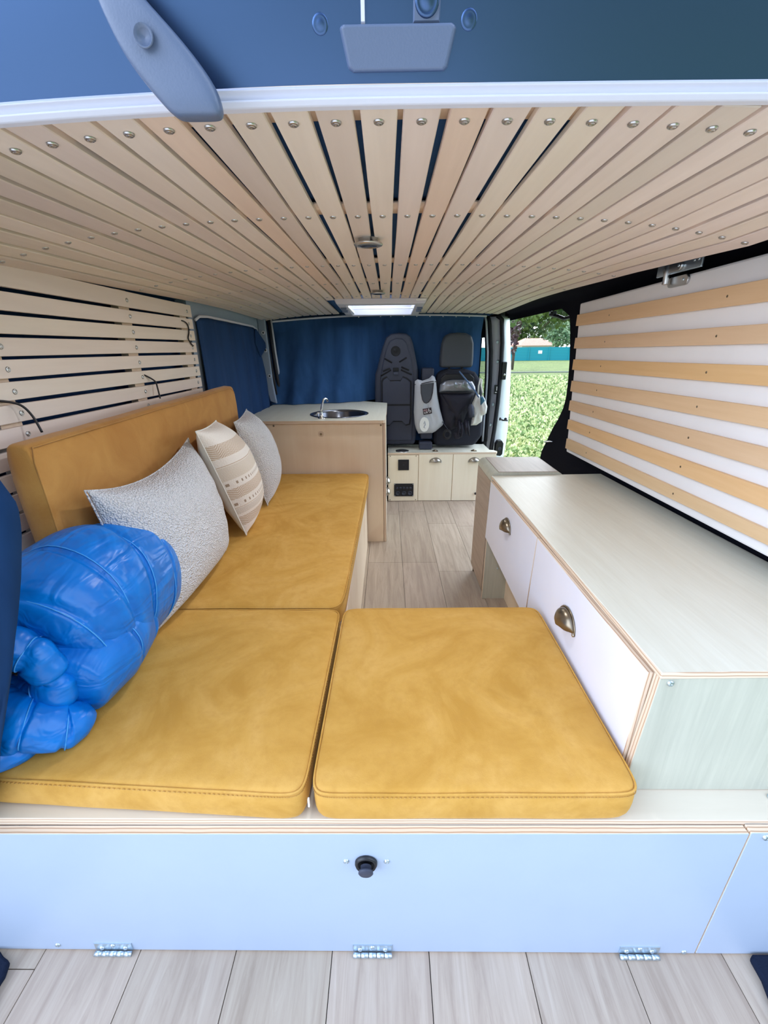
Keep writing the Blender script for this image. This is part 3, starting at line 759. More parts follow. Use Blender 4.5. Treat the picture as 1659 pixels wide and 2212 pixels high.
m = MB(); m.lathe((-.0405, .436, .2665), (0, -1, -.12), [(.009, 0), (.009, .006), (.0118, .007), (.0122, .010), (.010, .0118), (0, .012)], 'seat_plastic', 26); m.build('button', kn) if False else m.build('push_button', kn)
for x in (-.0735, -.0065): screw(fl, (x, .4409, .2705), (0, -1, 0), SCREW_S, 1.1)
for x, z in ((-.628, .018), (.545, .008)): screw(fl, (x, .4409, z), (0, -1, 0), SCREW_S, 1.1)
screw(bp, (.5735 + .02, .4409, .3345), (0, -1, 0), SCREW_S, 1.3)
for x0, x1 in ((-.557, -.487), (-.071, .002), (.424, .497)):
    m = MB(); m.box(x0, x1, .4392, .441, .006, .026, 'zinc'); n = 5
    for j in range(n):
        a = lerp(x0, x1, j / n) + .0006; b = lerp(x0, x1, (j + 1) / n) - .0006
        m.cyl((a, .4345, .0045), (b, .4345, .0045), .0042, 'zinc', n=12)
    hg = m.build('hinge', bp)
    for x, z in ((x0 + .013, .013), ((x0 + x1) / 2, .020), (x1 - .013, .013)): screw(hg, (x, .4392, z), (0, -1, 0), SCREW_S, 1.0)
bb = thing('bench_box', (-.45, 1.6, 0), 'plywood bench box under the long mustard bench cushion', 'bench')
m = MB(); m.box(-.797, -.141, .993, 2.25, .333, .3495, 'deck'); m.build('lid', bb)
m = MB(); m.box(-.139, -.124, .993, 2.25, .0, .3495, ['ply_x', 'ply_x', 'ply_x', 'ply_face', 'ply_x', 'ply_face']); m.build('side_panel', bb, bevel=.001, seg=1)
m = MB(); m.box(-.797, .40, .975, .99, .0, .333, 'ply_face'); m.build('cross_panel', bp)

# ---- cushions
def cushion(name, corners, z0, z1, label, r=.022, mat='velvet', puff=.006):
    """corners: (x,y) front-left, front-right, back-right, back-left"""
    c = [Vector((x, y)) for x, y in corners]; cen = sum(c, Vector((0, 0))) / 4
    t = thing(name, (cen.x, cen.y, z0), label, 'cushion', 'mustard velvet cushions of the bench')
    m = MB(); n = 24; ins = .0
    def pos(u, v): 
        a = c[0].lerp(c[1], u); b = c[3].lerp(c[2], u); return a.lerp(b, v)
    def rr(k):   # rounded-corner square outline, more points at the corners
        an = 2 * PI * k; an = an + .17 * math.sin(4 * an); cx_, sy_ = math.cos(an), math.sin(an)
        p = 22.0; q = (abs(cx_) ** p + abs(sy_) ** p) ** (-1 / p); return cx_ * q, sy_ * q
    N = 192
    rings = [(.0, z1 + puff), (.3, z1 + puff * .9), (.6, z1 + puff * .6), (.85, z1 + .001), (.95, z1 - .001), (.985, z1 - .0035), (1.0, z1 - .011), (1.004, (z0 + z1) / 2), (.996, z0 + .014), (.975, z0 + .001), (.9, z0), (.0, z0)]
    vs = []
    wdt = ((c[1] - c[0]).length + (c[2] - c[3]).length) / 2; dep = ((c[3] - c[0]).length + (c[2] - c[1]).length) / 2
    for s_, z in rings:
        for i in range(N):
            a, b = rr(i / N)
            if s_ > .8:      # keep the rim inset the same in metres on both sides
                ma = 1 - (1 - s_) * .5 / wdt * 1.0; mb_ = 1 - (1 - s_) * .5 / dep
            else: ma = mb_ = s_
            p = pos(.5 + .5 * a * ma, .5 + .5 * b * mb_)
            nz = .0016 * noise.noise(Vector((p.x * 9, p.y * 9, z * 20))) + .001 * noise.noise(Vector((p.x * 40, p.y * 40, z * 40)))
            vs.append((p.x, p.y, z + nz))
    fs = [(i * N + j, i * N + (j + 1) % N, (i + 1) * N + (j + 1) % N, (i + 1) * N + j) for i in range(len(rings) - 1) for j in range(N)]
    m.add(vs, fs, mat, 1.0, True); m.build('cover', t, subsurf=1, weld=True)
    m = MB(); pts = []
    for i in range(N):
        a, b = rr(i / N); p = pos(.5 + .5 * a * (1 - .003), .5 + .5 * b * (1 - .003)); pts.append((p.x, p.y, z1 - .0065 + .0012 * noise.noise(Vector((p.x * 9, p.y * 9, 1)))))
    m.tube(pts, .0019, mat, 6, closed=True); m.build('piping', t)
    m = MB()
    for i in range(0, 360):
        a, b = rr(i / 360); a2, b2 = rr((i + .55) / 360)
        p = pos(.5 + .5 * a * 1.002, .5 + .5 * b * 1.002); q = pos(.5 + .5 * a2 * 1.002, .5 + .5 * b2 * 1.002)
        m.tube([(p.x, p.y, z1 - .0125), (q.x, q.y, z1 - .0125)], .0008, 'stitch', 4)
    m.build('stitching', t)
    return t
cr = cushion('seat_cushion', [(-.124, .448), (.389, .450), (.389, .952), (-.119, .947)], .350, .425, 'mustard velvet seat cushion at the front right beside the drawers')
cl_ = cushion('seat_cushion', [(-.700, .476), (-.134, .446), (-.128, .944), (-.69, .944)], .350, .425, 'mustard velvet seat cushion at the front left, under the blue sleeping bag')
cb = cushion('bench_cushion', [(-.70, .950), (-.124, .950), (-.106, 2.245), (-.70, 2.245)], .350, .425, 'long mustard velvet bench cushion running back to the sink cabinet')
m = MB(); m.box(-.130, -.1275, .452, .456, .385, .402, 'label_white'); m.build('care_tag', cl_)

# ---- backrest cushion
bk = thing('backrest_cushion', (-.72, 1.35, .425), 'tall tobacco-brown velvet backrest cushion leaning on the left slatted wall', 'cushion')
m = MB()
ya, yb = .785, 1.935
def bcorner(y, k):   # cross-section leaning: outer-bottom, front-bottom, front-top, outer-top
    f = (y - ya) / (yb - ya); dz = .018 * f
    return {0: (-.738, .425), 1: (-.668, .425), 2: (-.683, .893 + dz), 3: (-.735, .900 + dz)}[k]
N = 40; rings = 30; vs = []
for i in range(rings + 1):
    f = i / rings; y = lerp(ya, yb, f)
    e = 1.0
    if i == 0: e = .90
    if i == rings: e = .90
    if i in (1, rings - 1): y = ya + .004 if i == 1 else yb - .004; e = .975
    if i in (2, rings - 2): y = ya + .012 if i == 2 else yb - .014; e = 1.0
    C4 = [Vector(bcorner(y, k)) for k in range(4)]; cen = sum(C4, Vector((0, 0))) / 4
    for j in range(N):
        an = 2 * PI * j / N + PI / 4 ; cx_, sy_ = math.cos(an), math.sin(an); p = 6.0
        q = (abs(cx_) ** p + abs(sy_) ** p) ** (-1 / p); a, b = cx_ * q * .5 + .5, sy_ * q * .5 + .5
        pt_ = C4[0].lerp(C4[1], a).lerp(C4[3].lerp(C4[2], a), b); pt_ = cen + (pt_ - cen) * 1.0
        dxy = pt_ - cen; L_ = dxy.length; pt_ = cen + dxy * (1 - (1 - e) * .06 / max(L_, .03))
        nz = .003 * noise.noise(Vector((pt_.x * 8, y * 8, pt_.y * 8)))
        vs.append((pt_.x + nz, y, pt_.y + nz))
fs = [(i * N + j, i * N + (j + 1) % N, (i + 1) * N + (j + 1) % N, (i + 1) * N + j) for i in range(rings) for j in range(N)] + [tuple(range(N)), tuple(range(rings * N, rings * N + N))]
m.add(vs, fs, 'velvet_back', 1.0, True); m.build('cover', bk)
m = MB()
P0 = [(-.672, ya + .004, .45), (-.675, ya + .002, .56), (-.679, ya + .001, .70), (-.683, ya + .002, .86), (-.687, ya + .012, .889)] + [(-.6865, y, .8895 + .018 * (y - ya) / (yb - ya)) for y in [.9, 1.1, 1.3, 1.5, 1.7, 1.9]] + [(-.685, yb - .006, .89), (-.681, yb - .003, .70), (-.674, yb - .003, .45)]
m.tube(P0, .0017, 'velvet_back', 6); m.build('piping', bk)

# ---- pillows
def pillow(name, C4, thick, mat, label, back=None, sag=.0, sharp=.10, back_f=.45):
    """C4: bottom-near, bottom-far, top-far, top-near corners; bulges both ways"""
    c = [Vector(p) for p in C4]; cen = sum(c, Vector()) / 4
    t = thing(name, (cen.x, cen.y, min(p.z for p in c)), label, 'pillow', 'pillows leaning on the backrest')
    m = MB(); nrm = ((c[1] - c[0]).cross(c[3] - c[0])).normalized()
    def f(side):
        def g(u, v):
            s, q = 2 * u - 1, 2 * v - 1
            iu = 1 - sharp * (1 - q * q) * 1.0 * abs(s) ** 2; iv = 1 - sharp * (1 - s * s) * abs(q) ** 2
            # keep corners, pinch mid-edges inward
            s2 = s * (1 - sharp * (1 - abs(q) ** 2.2)); q2 = q * (1 - sharp * (1 - abs(s) ** 2.2))
            a, b = (s2 + 1) / 2, (q2 + 1) / 2
            p = c[0].lerp(c[1], a).lerp(c[3].lerp(c[2], a), b)
            h = thick * .5 * (max(0, 1 - abs(s) ** 2.6) * max(0, 1 - abs(q) ** 2.6)) ** .55
            w_ = .0035 * noise.noise(p * 14 + Vector((side * 3, 0, 0))) * (1 - max(abs(s), abs(q)) ** 6)
            rip = .004 * math.sin(q * 17 + s * 3) * (abs(s) ** 3) * (1 - abs(s)) * 3
            p = p + nrm * side * (h * (1.25 if side > 0 else back_f) + w_ + rip); p.z -= sag * (1 - s * s) * max(0, q)
            return p
        return g
    m.grid(f(1), 34, 34, mat, uv=True)
    m.grid(f(-1), 34, 34, back or mat)
    m.build('cover', t, subsurf=1, weld=True)
    pts = []
    g = f(1)
    for i in range(24): pts.append(g(i / 24, 0))
    for i in range(24): pts.append(g(1, i / 24))
    for i in range(24): pts.append(g(1 - i / 24, 1))
    for i in range(24): pts.append(g(0, 1 - i / 24))
    m = MB(); m.tube(pts, .0022, back or mat, 6, closed=True); m.build('piping', t)
    return t
pillow('pillow', [(-.56, .80, .43), (-.548, 1.27, .435), (-.640, 1.335, .800), (-.634, .83, .79)], .17, 'boucle', 'large white boucle pillow just behind the blue sleeping bag', sag=.035, sharp=.05)
pillow('pillow', [(-.515, 1.385, .437), (-.590, 1.74, .437), (-.650, 1.60, .815), (-.585, 1.275, .832)], .155, 'woven', 'cream pillow with tan woven stripes, middle one of the three', back='white_cloth', sharp=.035, back_f=.75)
pillow('pillow', [(-.522, 1.70, .435), (-.585, 2.06, .437), (-.675, 2.04, .800), (-.605, 1.66, .798)], .15, 'boucle', 'smaller plain white boucle pillow nearest the sink cabinet', sharp=.05)

# ---- blue sleeping bag (rolled)
sb = thing('sleeping_bag', (-.62, .75, .425), 'bright blue quilted sleeping bag rolled up on the front left cushion', 'sleeping bag')
STL = []
m = MB()
def lobe(path, rad, n=48, seams=(), crease=.010, baf=0, ph=0.0, seed=0, wr=.006):
    """a stuffed nylon tube: path of Vector centres, rad list of (rx, rz)"""
    P = [Vector(p) for p in path]; K = 84; vs = []; rings_at = {round(s_ * K): [] for s_ in seams}
    def samp(arr, t):
        x = t * (len(arr) - 1); i = int(min(x, len(arr) - 2)); f = x - i; f = f * f * (3 - 2 * f) * .5 + f * .5
        return arr[i] * (1 - f) + arr[i + 1] * f
    RR = [Vector((a, b)) for a, b in rad]
    for k_ in range(K + 1):
        t = k_ / K; p = samp(P, t); d = (samp(P, min(1, t + .02)) - samp(P, max(0, t - .02))).normalized()
        r = samp(RR, t); e = min(1, (1 - abs(2 * t - 1) ** 10)) ** .5 if True else 1
        e = max(.0, math.sin(PI * min(1, min(t / .09, (1 - t) / .13)) / 2)) ** .8
        sidev = d.cross(Vector((0, 0, 1))); sidev = sidev.normalized() if sidev.length > .1 else Vector((1, 0, 0)); upv = sidev.cross(d)
        for j in range(n):
            an = 2 * PI * j / n
            rr_ = 1.0
            for s_ in seams:   # seams run round the roll
                rr_ -= crease / max(r.x, .02) * math.exp(-((t - s_ - .012 * math.sin(an * 2 + s_ * 9)) / .010) ** 2)
            if baf:
                bb_ = abs(math.sin(PI * (baf * (t + ph) + .10 * math.sin(an * 2 + 1))))
                rr_ -= crease * 1.5 / max(r.x, .02) * (1 - bb_) ** 3.5
                rr_ += .05 * crease / .01 * .12 * math.sin(an * 23 + 3 * math.sin(t * 9 + seed)) * (1 - bb_) ** 1.2
            q = p + (sidev * math.cos(an) * r.x + upv * math.sin(an) * r.y) * e * rr_
            dn = (q - p).normalized() if (q - p).length > 1e-6 else d
            q = q + dn * (wr * noise.noise(Vector((q.x * 12, q.y * 6, q.z * 12)) + Vector((seed, 0, 0))) + wr * .2 * noise.noise(Vector((q.x * 26, q.y * 10, q.z * 26 + seed))))
            if q.z < .427: q.z = .427 + (q.z - .427) * .05
            if k_ in rings_at: rings_at[k_].append(q + dn * .0006)
            vs.append(q)
    STL.extend(rings_at.values())
    fs = [(i * n + j, i * n + (j + 1) % n, (i + 1) * n + (j + 1) % n, (i + 1) * n + j) for i in range(K) for j in range(n)]
    m.add(vs, fs, 'nylon', 1.0, True)
# outer shell of the roll, inner turns and loose end folds
lobe([(-.655, .600, .550), (-.645, .68, .575), (-.63, .77, .580), (-.61, .86, .562), (-.60, .93, .545), (-.60, .99, .53)], [(.128, .118), (.148, .144), (.143, .150), (.120, .140), (.090, .118), (.045, .07)], seams=(.10, .28, .46, .63), crease=.0085, seed=1, wr=.006)
lobe([(-.585, .570, .50), (-.580, .66, .515), (-.585, .75, .52), (-.60, .82, .52)], [(.078, .072), (.092, .09), (.085, .09), (.06, .07)], seams=(.4, .66), seed=5, crease=.006, wr=.006)
# rolled end: the quilt edge winding into the roll
sp = []; rr2 = []
for i in range(15):
    a_ = 2.5 + i * .62; q_ = .108 - .0058 * i
    sp.append((-.645 + q_ * math.cos(a_) * 1.0, .585 - .0035 * i, .556 + q_ * math.sin(a_) * .90)); rr2.append((.036 - .0007 * i, .042 - .0008 * i))
lobe(sp, rr2, seams=(.18, .34, .52, .7, .86), crease=.006, seed=9, wr=.010)
lobe([(-.76, .545, .50), (-.69, .525, .505), (-.615, .52, .482), (-.560, .545, .458), (-.53, .575, .45)], [(.05, .05), (.055, .050), (.050, .045), (.042, .034), (.025, .022)], seams=(.3, .55, .75), crease=.007, seed=12, wr=.014)
lobe([(-.76, .520, .450), (-.70, .508, .455), (-.635, .508, .444), (-.595, .520, .436)], [(.04, .036), (.045, .038), (.036, .026), (.012, .010)], seams=(.35, .65), crease=.006, seed=15, wr=.013)
m.build('quilted_cover', sb, subsurf=1)
m = MB()
for q in STL:
    if len(q) > 3: m.tube(q, .0011, 'nylon_thread', 5, closed=True)
m.build('seam_stitching', sb)

# ---- black cords clipped to the slats
def cord(pts, label):
    b = MB(); P = [Vector(p) for p in pts]
    out = []
    for i in range(len(P) - 1):
        p0 = P[max(i - 1, 0)]; p1 = P[i]; p2 = P[i + 1]; p3 = P[min(i + 2, len(P) - 1)]
        for s_ in range(6):
            t = s_ / 6; out.append(.5 * ((2 * p1) + (p2 - p0) * t + (2 * p0 - 5 * p1 + 4 * p2 - p3) * t * t + (3 * p1 - p0 - 3 * p2 + p3) * t ** 3))
    out.append(P[-1]); b.tube(out, .0026, 'black_plastic', 8)
    tag(b.build('elastic_cord'), label, 'cord', 'elastic cords on the slatted wall')
cord([(-.806, .87, .968), (-.797, .89, .966), (-.785, .915, .955), (-.775, .925, .93), (-.765, .925, .895)], 'black elastic cord hooked over the slat at the near end of the backrest')
cord([(-.806, 1.44, .99), (-.798, 1.45, .985), (-.785, 1.475, .966), (-.778, 1.47, .945), (-.768, 1.455, .912)], 'black elastic cord hooked over a slat above the middle of the backrest')
cord([(-.806, 1.77, 1.171), (-.797, 1.80, 1.168), (-.796, 1.825, 1.155), (-.796, 1.825, 1.13), (-.796, 1.81, 1.105), (-.796, 1.835, 1.083), (-.806, 1.875, 1.08)], 'thin black cord looping near the far end of the slatted wall')

# ---- near curtain at the rear left
m = MB()
ez = [(1.28, -.68), (1.15, -.62), (1.02, -.53), (.93, -.444), (.895, -.432), (.863, -.438), (.80, -.457), (.73, -.480), (.657, -.507), (.566, -.546), (.478, -.586), (.40, -.622), (.36, -.66)]
def ncurt(u, v):
    x = v * (len(ez) - 1); i = int(min(x, len(ez) - 2)); f = x - i
    z = lerp(ez[i][0], ez[i + 1][0], f); xe = lerp(ez[i][1], ez[i + 1][1], f) - .006
    X = lerp(xe + .004, -.79, u); return (X, .448 + .020 * math.sin(u * 22 + z * 4) * (u > .02) + .01 * math.sin(z * 9), z)
m.grid(ncurt, 40, 40, 'navy_deep'); tag(m.build('curtain', solid=.006), 'navy curtain tied back at the rear left edge beside the sleeping bag', 'curtain')

# ============================================================ DRAWER CABINET (right)
cab = thing('drawer_cabinet', (.62, 1.08, .35), 'long low cabinet with two white drawers along the right wall', 'cabinet')
NY, FY = .505, 1.66
def cX(y): return lerp(.408, .420, (y - NY) / (FY - NY))
def cZ(y): return lerp(.604, .574, (y - NY) / (FY - NY))
th_ = .0125
m = MB()
m.hexa([(cX(NY), NY, cZ(NY) - th_), (.862, NY, cZ(NY) - th_ + .006), (.862, FY, cZ(FY) - th_ + .006), (cX(FY), FY, cZ(FY) - th_), (cX(NY), NY, cZ(NY)), (.862, NY, cZ(NY) + .006), (.862, FY, cZ(FY) + .006), (cX(FY), FY, cZ(FY))],
       ['ply_z', 'veneer', 'ply_z', 'ply_z', 'ply_z', 'ply_z'])
m.build('worktop', cab, bevel=.0012, seg=1)
m = MB()   # near end panel
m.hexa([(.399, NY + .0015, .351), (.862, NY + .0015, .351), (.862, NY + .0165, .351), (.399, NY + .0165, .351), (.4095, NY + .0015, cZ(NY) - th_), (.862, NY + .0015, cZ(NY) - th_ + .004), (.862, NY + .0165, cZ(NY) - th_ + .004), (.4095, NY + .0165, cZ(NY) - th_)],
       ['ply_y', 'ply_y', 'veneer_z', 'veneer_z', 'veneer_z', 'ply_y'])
ep = m.build('end_panel', cab, bevel=.0008, seg=1)
screw(ep, (.426, NY + .0012, .583), (0, -1, 0), SCREW_S, 1.2); screw(ep, (.640, NY - .012, .3515), (0, -.3, 1), SCREW_S, 1.3); 
m = MB()   # carcass: deck to top behind drawers, back, far end
m.box(.425, .86, .53, .545, .351, .585, 'pale_ply'); m.box(.43, .86, 1.05, 1.065, .30, .56, 'pale_ply'); m.box(.43, .86, .545, 1.645, .298, .308, 'pale_ply')
m.box(.52, .535, .99, 1.645, .0, .30, 'ply_face')
m.build('carcass', cab)
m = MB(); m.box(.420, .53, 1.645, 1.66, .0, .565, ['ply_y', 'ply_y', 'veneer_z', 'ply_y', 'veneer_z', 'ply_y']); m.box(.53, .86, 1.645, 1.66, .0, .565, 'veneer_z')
fe = m.build('far_panel', cab, bevel=.0008, seg=1); screw(fe, (.478, 1.6445, .155), (0, -1, 0), SCREW_S, 1.0)
def cup_handle(parent, base, along, out, upv, L=.078, H=.036, D=.024, mat='bronze'):
    """half dome bin pull. along = long axis, out = away from the face, upv = domed side"""
    al, ou, u_ = Vector(along), Vector(out), Vector(upv); b = Vector(base); h_ = MB()
    def g(u, v):
        a = PI * u; ph = PI / 2 * v
        x = math.cos(a) * L / 2; hh = math.sin(a)
        return b + al * x * (.35 + .65 * math.cos(ph) ** .35 if v > .98 else 1) * (math.cos(ph) * .25 + .75) + u_ * (hh * H * (math.cos(ph))) + ou * (math.sin(ph) ** .9 * D * hh ** .7)
    h_.grid(g, 26, 12, mat); ho = h_.build('cup_handle', parent, solid=.0018)
    r = MB()
    pts = [b + al * (math.cos(PI * i / 24) * (L / 2 + .004)) + u_ * (math.sin(PI * i / 24) * (H + .004) - .002) for i in range(25)]
    r.tube(pts, .0022, mat, 6); r.build('rim', ho)
    for s_ in (-1, 1):
        q = MB(); q.lathe(b + al * s_ * (L / 2 + .001) - u_ * .001 + ou * .0015, ou, [(.0045, 0), (.004, .0015), (0, .002)], 'steel', 10); q.build('screw', ho)
    return ho
def drawer(y0, y1, zb_, hy, hz, label):
    m = MB(); xo = .0135
    X = lambda y: cX(y) - .0075
    zt = lambda y: cZ(y) - .0155
    m.hexa([(X(y0) - .006, y0, zb_), (X(y0) + .004, y0, zb_), (X(y1) + .006, y1, zb_), (X(y1) - .004, y1, zb_), (X(y0), y0, zt(y0)), (X(y0) + .0135, y0, zt(y0)), (X(y1) + .0135, y1, zt(y1)), (X(y1), y1, zt(y1))],
           ['ply_x', 'ply_x', 'ply_x', 'drawer_white', 'drawer_white', 'drawer_white'])
    d = m.build('drawer', cab, bevel=.0008, seg=1); d['label'] = label
    cup_handle(d, (X(hy) - .004, hy, hz), (0, 1, 0), (-1, 0, 0), (0, 0, 1))
    return d
drawer(NY + .0185, 1.052, .352, .800, .478, 'larger near drawer front in white')
drawer(1.056, 1.632, .312, 1.335, .478, 'far drawer front in white')

# wooden box beyond the cabinet, rounded corners
bx = thing('wooden_box', (.55, 1.79, 0), 'tall wood-look vinyl box with rounded edges at the far end of the drawer cabinet', 'box')
m = MB(); y0, y1 = 1.664, 1.925
r = .028; prof = [(.430, .03)] 
for i in range(9):
    a = PI - PI / 2 * i / 8; prof.append((.423 + r + r * math.cos(a) - .003, .586 - r + r * math.sin(a)))
for i in range(9):
    a = PI / 2 - PI / 2 * i / 8; prof.append((.715 - r + r * math.cos(a), .586 - r + r * math.sin(a)))
prof.append((.715, .03))
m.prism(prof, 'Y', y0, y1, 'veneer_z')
m.build('body', bx)
m = MB(); m.box(.4185, .4225, y0 + .006, y1 - .006, .035, .55, 'vinyl', (.93, .86, .80)); m.box(.45, .69, y0 + .004, y1 - .006, .5855, .5885, 'vinyl', (.93, .93, .95)); m.build('vinyl_facing', bx)
for y in (y0 + .02, y1 - .02):
    m = MB(); m.cyl((.436, y, 0), (.436, y, .03), .010, 'bronze', n=12); m.build('foot', bx)

# ============================================================ FOLD-UP SLATTED BOARD on the right wall
fb = thing('fold_up_board', (.80, 1.3, .62), 'white folded-up bed board with seven wooden slats on the right wall', 'bed board')
m = MB()
m.hexa([(.800, .46, .648), (.815, .46, .648), (.815, 1.876, .621), (.800, 1.876, .621), (.800, .46, 1.250), (.815, .46, 1.250), (.815, 1.954, 1.230), (.800, 1.954, 1.230)], 'board_white')
m.build('board', fb, bevel=.006)
zl = [(1.186, 1.143), (1.097, 1.055), (1.012, .970), (.926, .882), (.845, .803), (.765, .724), (.684, .640)]
zr = [(1.190, 1.146), (1.103, 1.064), (1.021, .981), (.939, .898), (.860, .817), (.780, .739), (.699, .668)]
tn = [(.96, .91, .85), (.93, .90, .89), (.98, .88, .68), (.95, .91, .86), (.92, .89, .88), (1.0, .90, .74), (.95, .93, .86)]
for (a, b), (c, d), t in zip(zl, zr, tn):
    yl = 1.865 + (1.940 - 1.865) * ((a + b) / 2 - .66) / .505; yn = .46; yr = .9
    ea = a + (c - a) * (yl - yn) / (yl - yr); eb = b + (d - b) * (yl - yn) / (yl - yr)
    m = MB(); m.hexa([(.789, yn, eb), (.7995, yn, eb), (.7995, yl, b), (.789, yl, b), (.789, yn, ea), (.7995, yn, ea), (.7995, yl, a), (.789, yl, a)], 'warm_slat', t)
    so = m.build('slat', fb, bevel=.0015, seg=2)
    for yy in (.62, 1.10 + .03 * (1.2 - a), 1.66):
        zz = lerp((ea + eb) / 2, (a + b) / 2, (yy - yn) / (yl - yn)); q = MB(); q.lathe((.7888, yy, zz), (-1, 0, 0), [(.0032, 0), (.0024, .0006), (0, .0007)], 'bronze', 8); q.build('nail', so)
# hinge at the top of the board
m = MB(); 
m.box(.786, .792, 1.215, 1.405, 1.246, 1.276, 'zinc')
hm = m.build('hinge_plate', fb, bevel=.002)
def stadium(yc, zc_, L, H, n=8):
    P = []
    for i in range(n + 1): a = -PI / 2 + PI * i / n; P.append((yc + L / 2 + H / 2 * math.cos(a), zc_ + H / 2 * math.sin(a)))
    for i in range(n + 1): a = PI / 2 + PI * i / n; P.append((yc - L / 2 + H / 2 * math.cos(a), zc_ + H / 2 * math.sin(a)))
    return P
m = MB(); m.prism(stadium(1.325, 1.262, .055, .026), 'X', .779, .786, 'steel'); m.prism(stadium(1.310, 1.226, .062, .026), 'X', .792, .799, 'steel')
m.cyl((.781, 1.345, 1.275), (.781, 1.345, 1.222), .008, 'steel'); hb = m.build('butt_hinge', fb, bevel=.0015)
for y, z, x in ((1.295, 1.262, .779), (1.285, 1.227, .792), (1.355, 1.262, .779)): screw(hb, (x, y, z), (-1, 0, 0), SCREW_S, 1.0)
for y in (1.245, 1.228): screw(hm, (.786, y, 1.266), (-1, 0, 0), SCREW_S, .8)

# wall hook and door track arm
m = MB(); m.tube([(.866, 2.27, .585), (.845, 2.27, .583), (.838, 2.25, .590), (.845, 2.22, .596), (.866, 2.20, .60)], .0035, 'chrome', 8)
tag(m.build('wall_hook'), 'small chrome hook on the black right wall near the door opening', 'hook')
m = MB(); m.tube([(.88, 2.52, 1.225), (.885, 2.42, 1.212), (.89, 2.34, 1.195), (.895, 2.24, 1.20), (.90, 2.15, 1.205)], .0085, 'black_plastic', 10)
m.cyl((.88, 2.52, 1.222), (.88, 2.52, 1.262), .007, 'zinc'); m.box(.872, .892, 2.46, 2.50, 1.218, 1.24, 'black_plastic')
tag(m.build('door_track_arm', bevel=.001), 'black curved sliding-door roller arm at the top of the opening', 'door arm')

# ============================================================ KITCHEN UNIT
kc = thing('sink_cabinet', (-.35, 2.6, 0), 'birch plywood sink cabinet standing at the end of the bench', 'cabinet')
m = MB(); m.box(-.797, -.030, 2.257, 2.272, 0, .693, ['ply_y', 'ply_y', 'ply_face', 'ply_y', 'ply_face', 'ply_y']); fp = m.build('front_panel', kc, bevel=.0008, seg=1)
m = MB(); m.box(-.0285, -.014, 2.257, 2.95, 0, .693, ['ply_x', 'ply_x', 'ply_x', 'pale_ply', 'ply_x', 'ply_face']); sp = m.build('side_panel', kc, bevel=.001, seg=1)
m = MB(); m.lathe((-.362, 2.2569, .638), (0, -1, 0), [(.016, 0), (.014, .0006), (0, .0006)], 'batten', 20); m.lathe((-.362, 2.2560, .637), (0, -1, 0), [(.007, 0), (0, .0004)], 'bronze', 14); m.build('knot', fp)
for x in (-.612, -.040): 
    m = MB(); m.lathe((x, 2.2569, .683), (0, -1, 0), [(.0055, 0), (.004, .001), (0, .001)], 'bronze', 10); m.build('screw', fp)
for z in (.33, .265): cup_handle(sp, (-.013, 2.36, z), (0, 1, 0), (1, 0, 0), (0, 0, 1), mat='silver_cup')
m = MB()   # worktop with rounded near-right corner and round cut-out
SX, SY, SR = -.285, 2.495, .158
out = [(-.790, 2.243), (-.040, 2.243), (-.026, 2.247), (-.018, 2.258), (-.016, 2.30), (-.010, 2.6), (-.008, 3.02), (-.10, 3.08), (-.26, 3.20), (-.790, 3.20)]
zt_, zb2 = .7095, .6945
def ray_out(an):
    d = Vector((math.cos(an), math.sin(an))); best = 9
    for i in range(len(out)):
        a = Vector(out[i]) - Vector((SX, SY)); b = Vector(out[(i + 1) % len(out)]) - Vector((SX, SY)); e = b - a
        den = d.x * e.y - d.y * e.x
        if abs(den) < 1e-9: continue
        t = (a.x * e.y - a.y * e.x) / den; s_ = (a.x * d.y - a.y * d.x) / den
        if t > 0 and -1e-6 <= s_ <= 1 + 1e-6: best = min(best, t)
    return d * best + Vector((SX, SY))
angs = sorted([2 * PI * i / 96 for i in range(96)] + [math.atan2(y - SY, x - SX) % (2 * PI) for x, y in out])
n = len(angs); vs = []
for a in angs:
    o2 = ray_out(a); i2 = Vector((SX + SR * math.cos(a), SY + SR * math.sin(a)))
    vs += [(o2.x, o2.y, zt_), (i2.x, i2.y, zt_), (i2.x, i2.y, zb2), (o2.x, o2.y, zb2)]
fs = []; ms = []
for i in range(n):
    a, b = i * 4, ((i + 1) % n) * 4
    fs += [(a, b, b + 1, a + 1), (a + 1, b + 1, b + 2, a + 2), (a + 2, b + 2, b + 3, a + 3), (a + 3, b + 3, b, a)]; ms += ['veneer', 'ply_z', 'ply_z', 'ply_z']
m.add(vs, fs, ms)
tag(m.build('kitchen_worktop'), 'pale laminate plywood worktop around the round sink', 'worktop')
sk_ = thing('sink', (SX, SY, .58), 'round stainless steel sink bowl set in the kitchen worktop', 'sink')
m = MB(); m.lathe((SX, SY, 0), (0, 0, 1), [(SR + .012, zt_ + .0005), (SR + .012, zt_ + .003), (SR + .004, zt_ + .005), (SR - .002, zt_ + .003), (SR - .006, zt_ - .01), (SR - .012, .60), (SR - .03, .585), (.02, .580), (0, .580)], 'sink_dark', 48); m.build('bowl', sk_)
m = MB(); m.lathe((SX, SY, .5805), (0, 0, 1), [(.022, 0), (.020, .002), (.008, .001), (0, .001)], 'chrome', 20); m.build('drain', sk_)
fa = thing('faucet', (-.366, 2.335, zt_), 'small chrome tap standing in front of the sink', 'faucet')
m = MB(); m.lathe((-.366, 2.335, zt_), (0, 0, 1), [(.020, 0), (.019, .004), (.012, .007), (.010, .02), (.009, .035)], 'chrome', 20); m.build('base', fa)
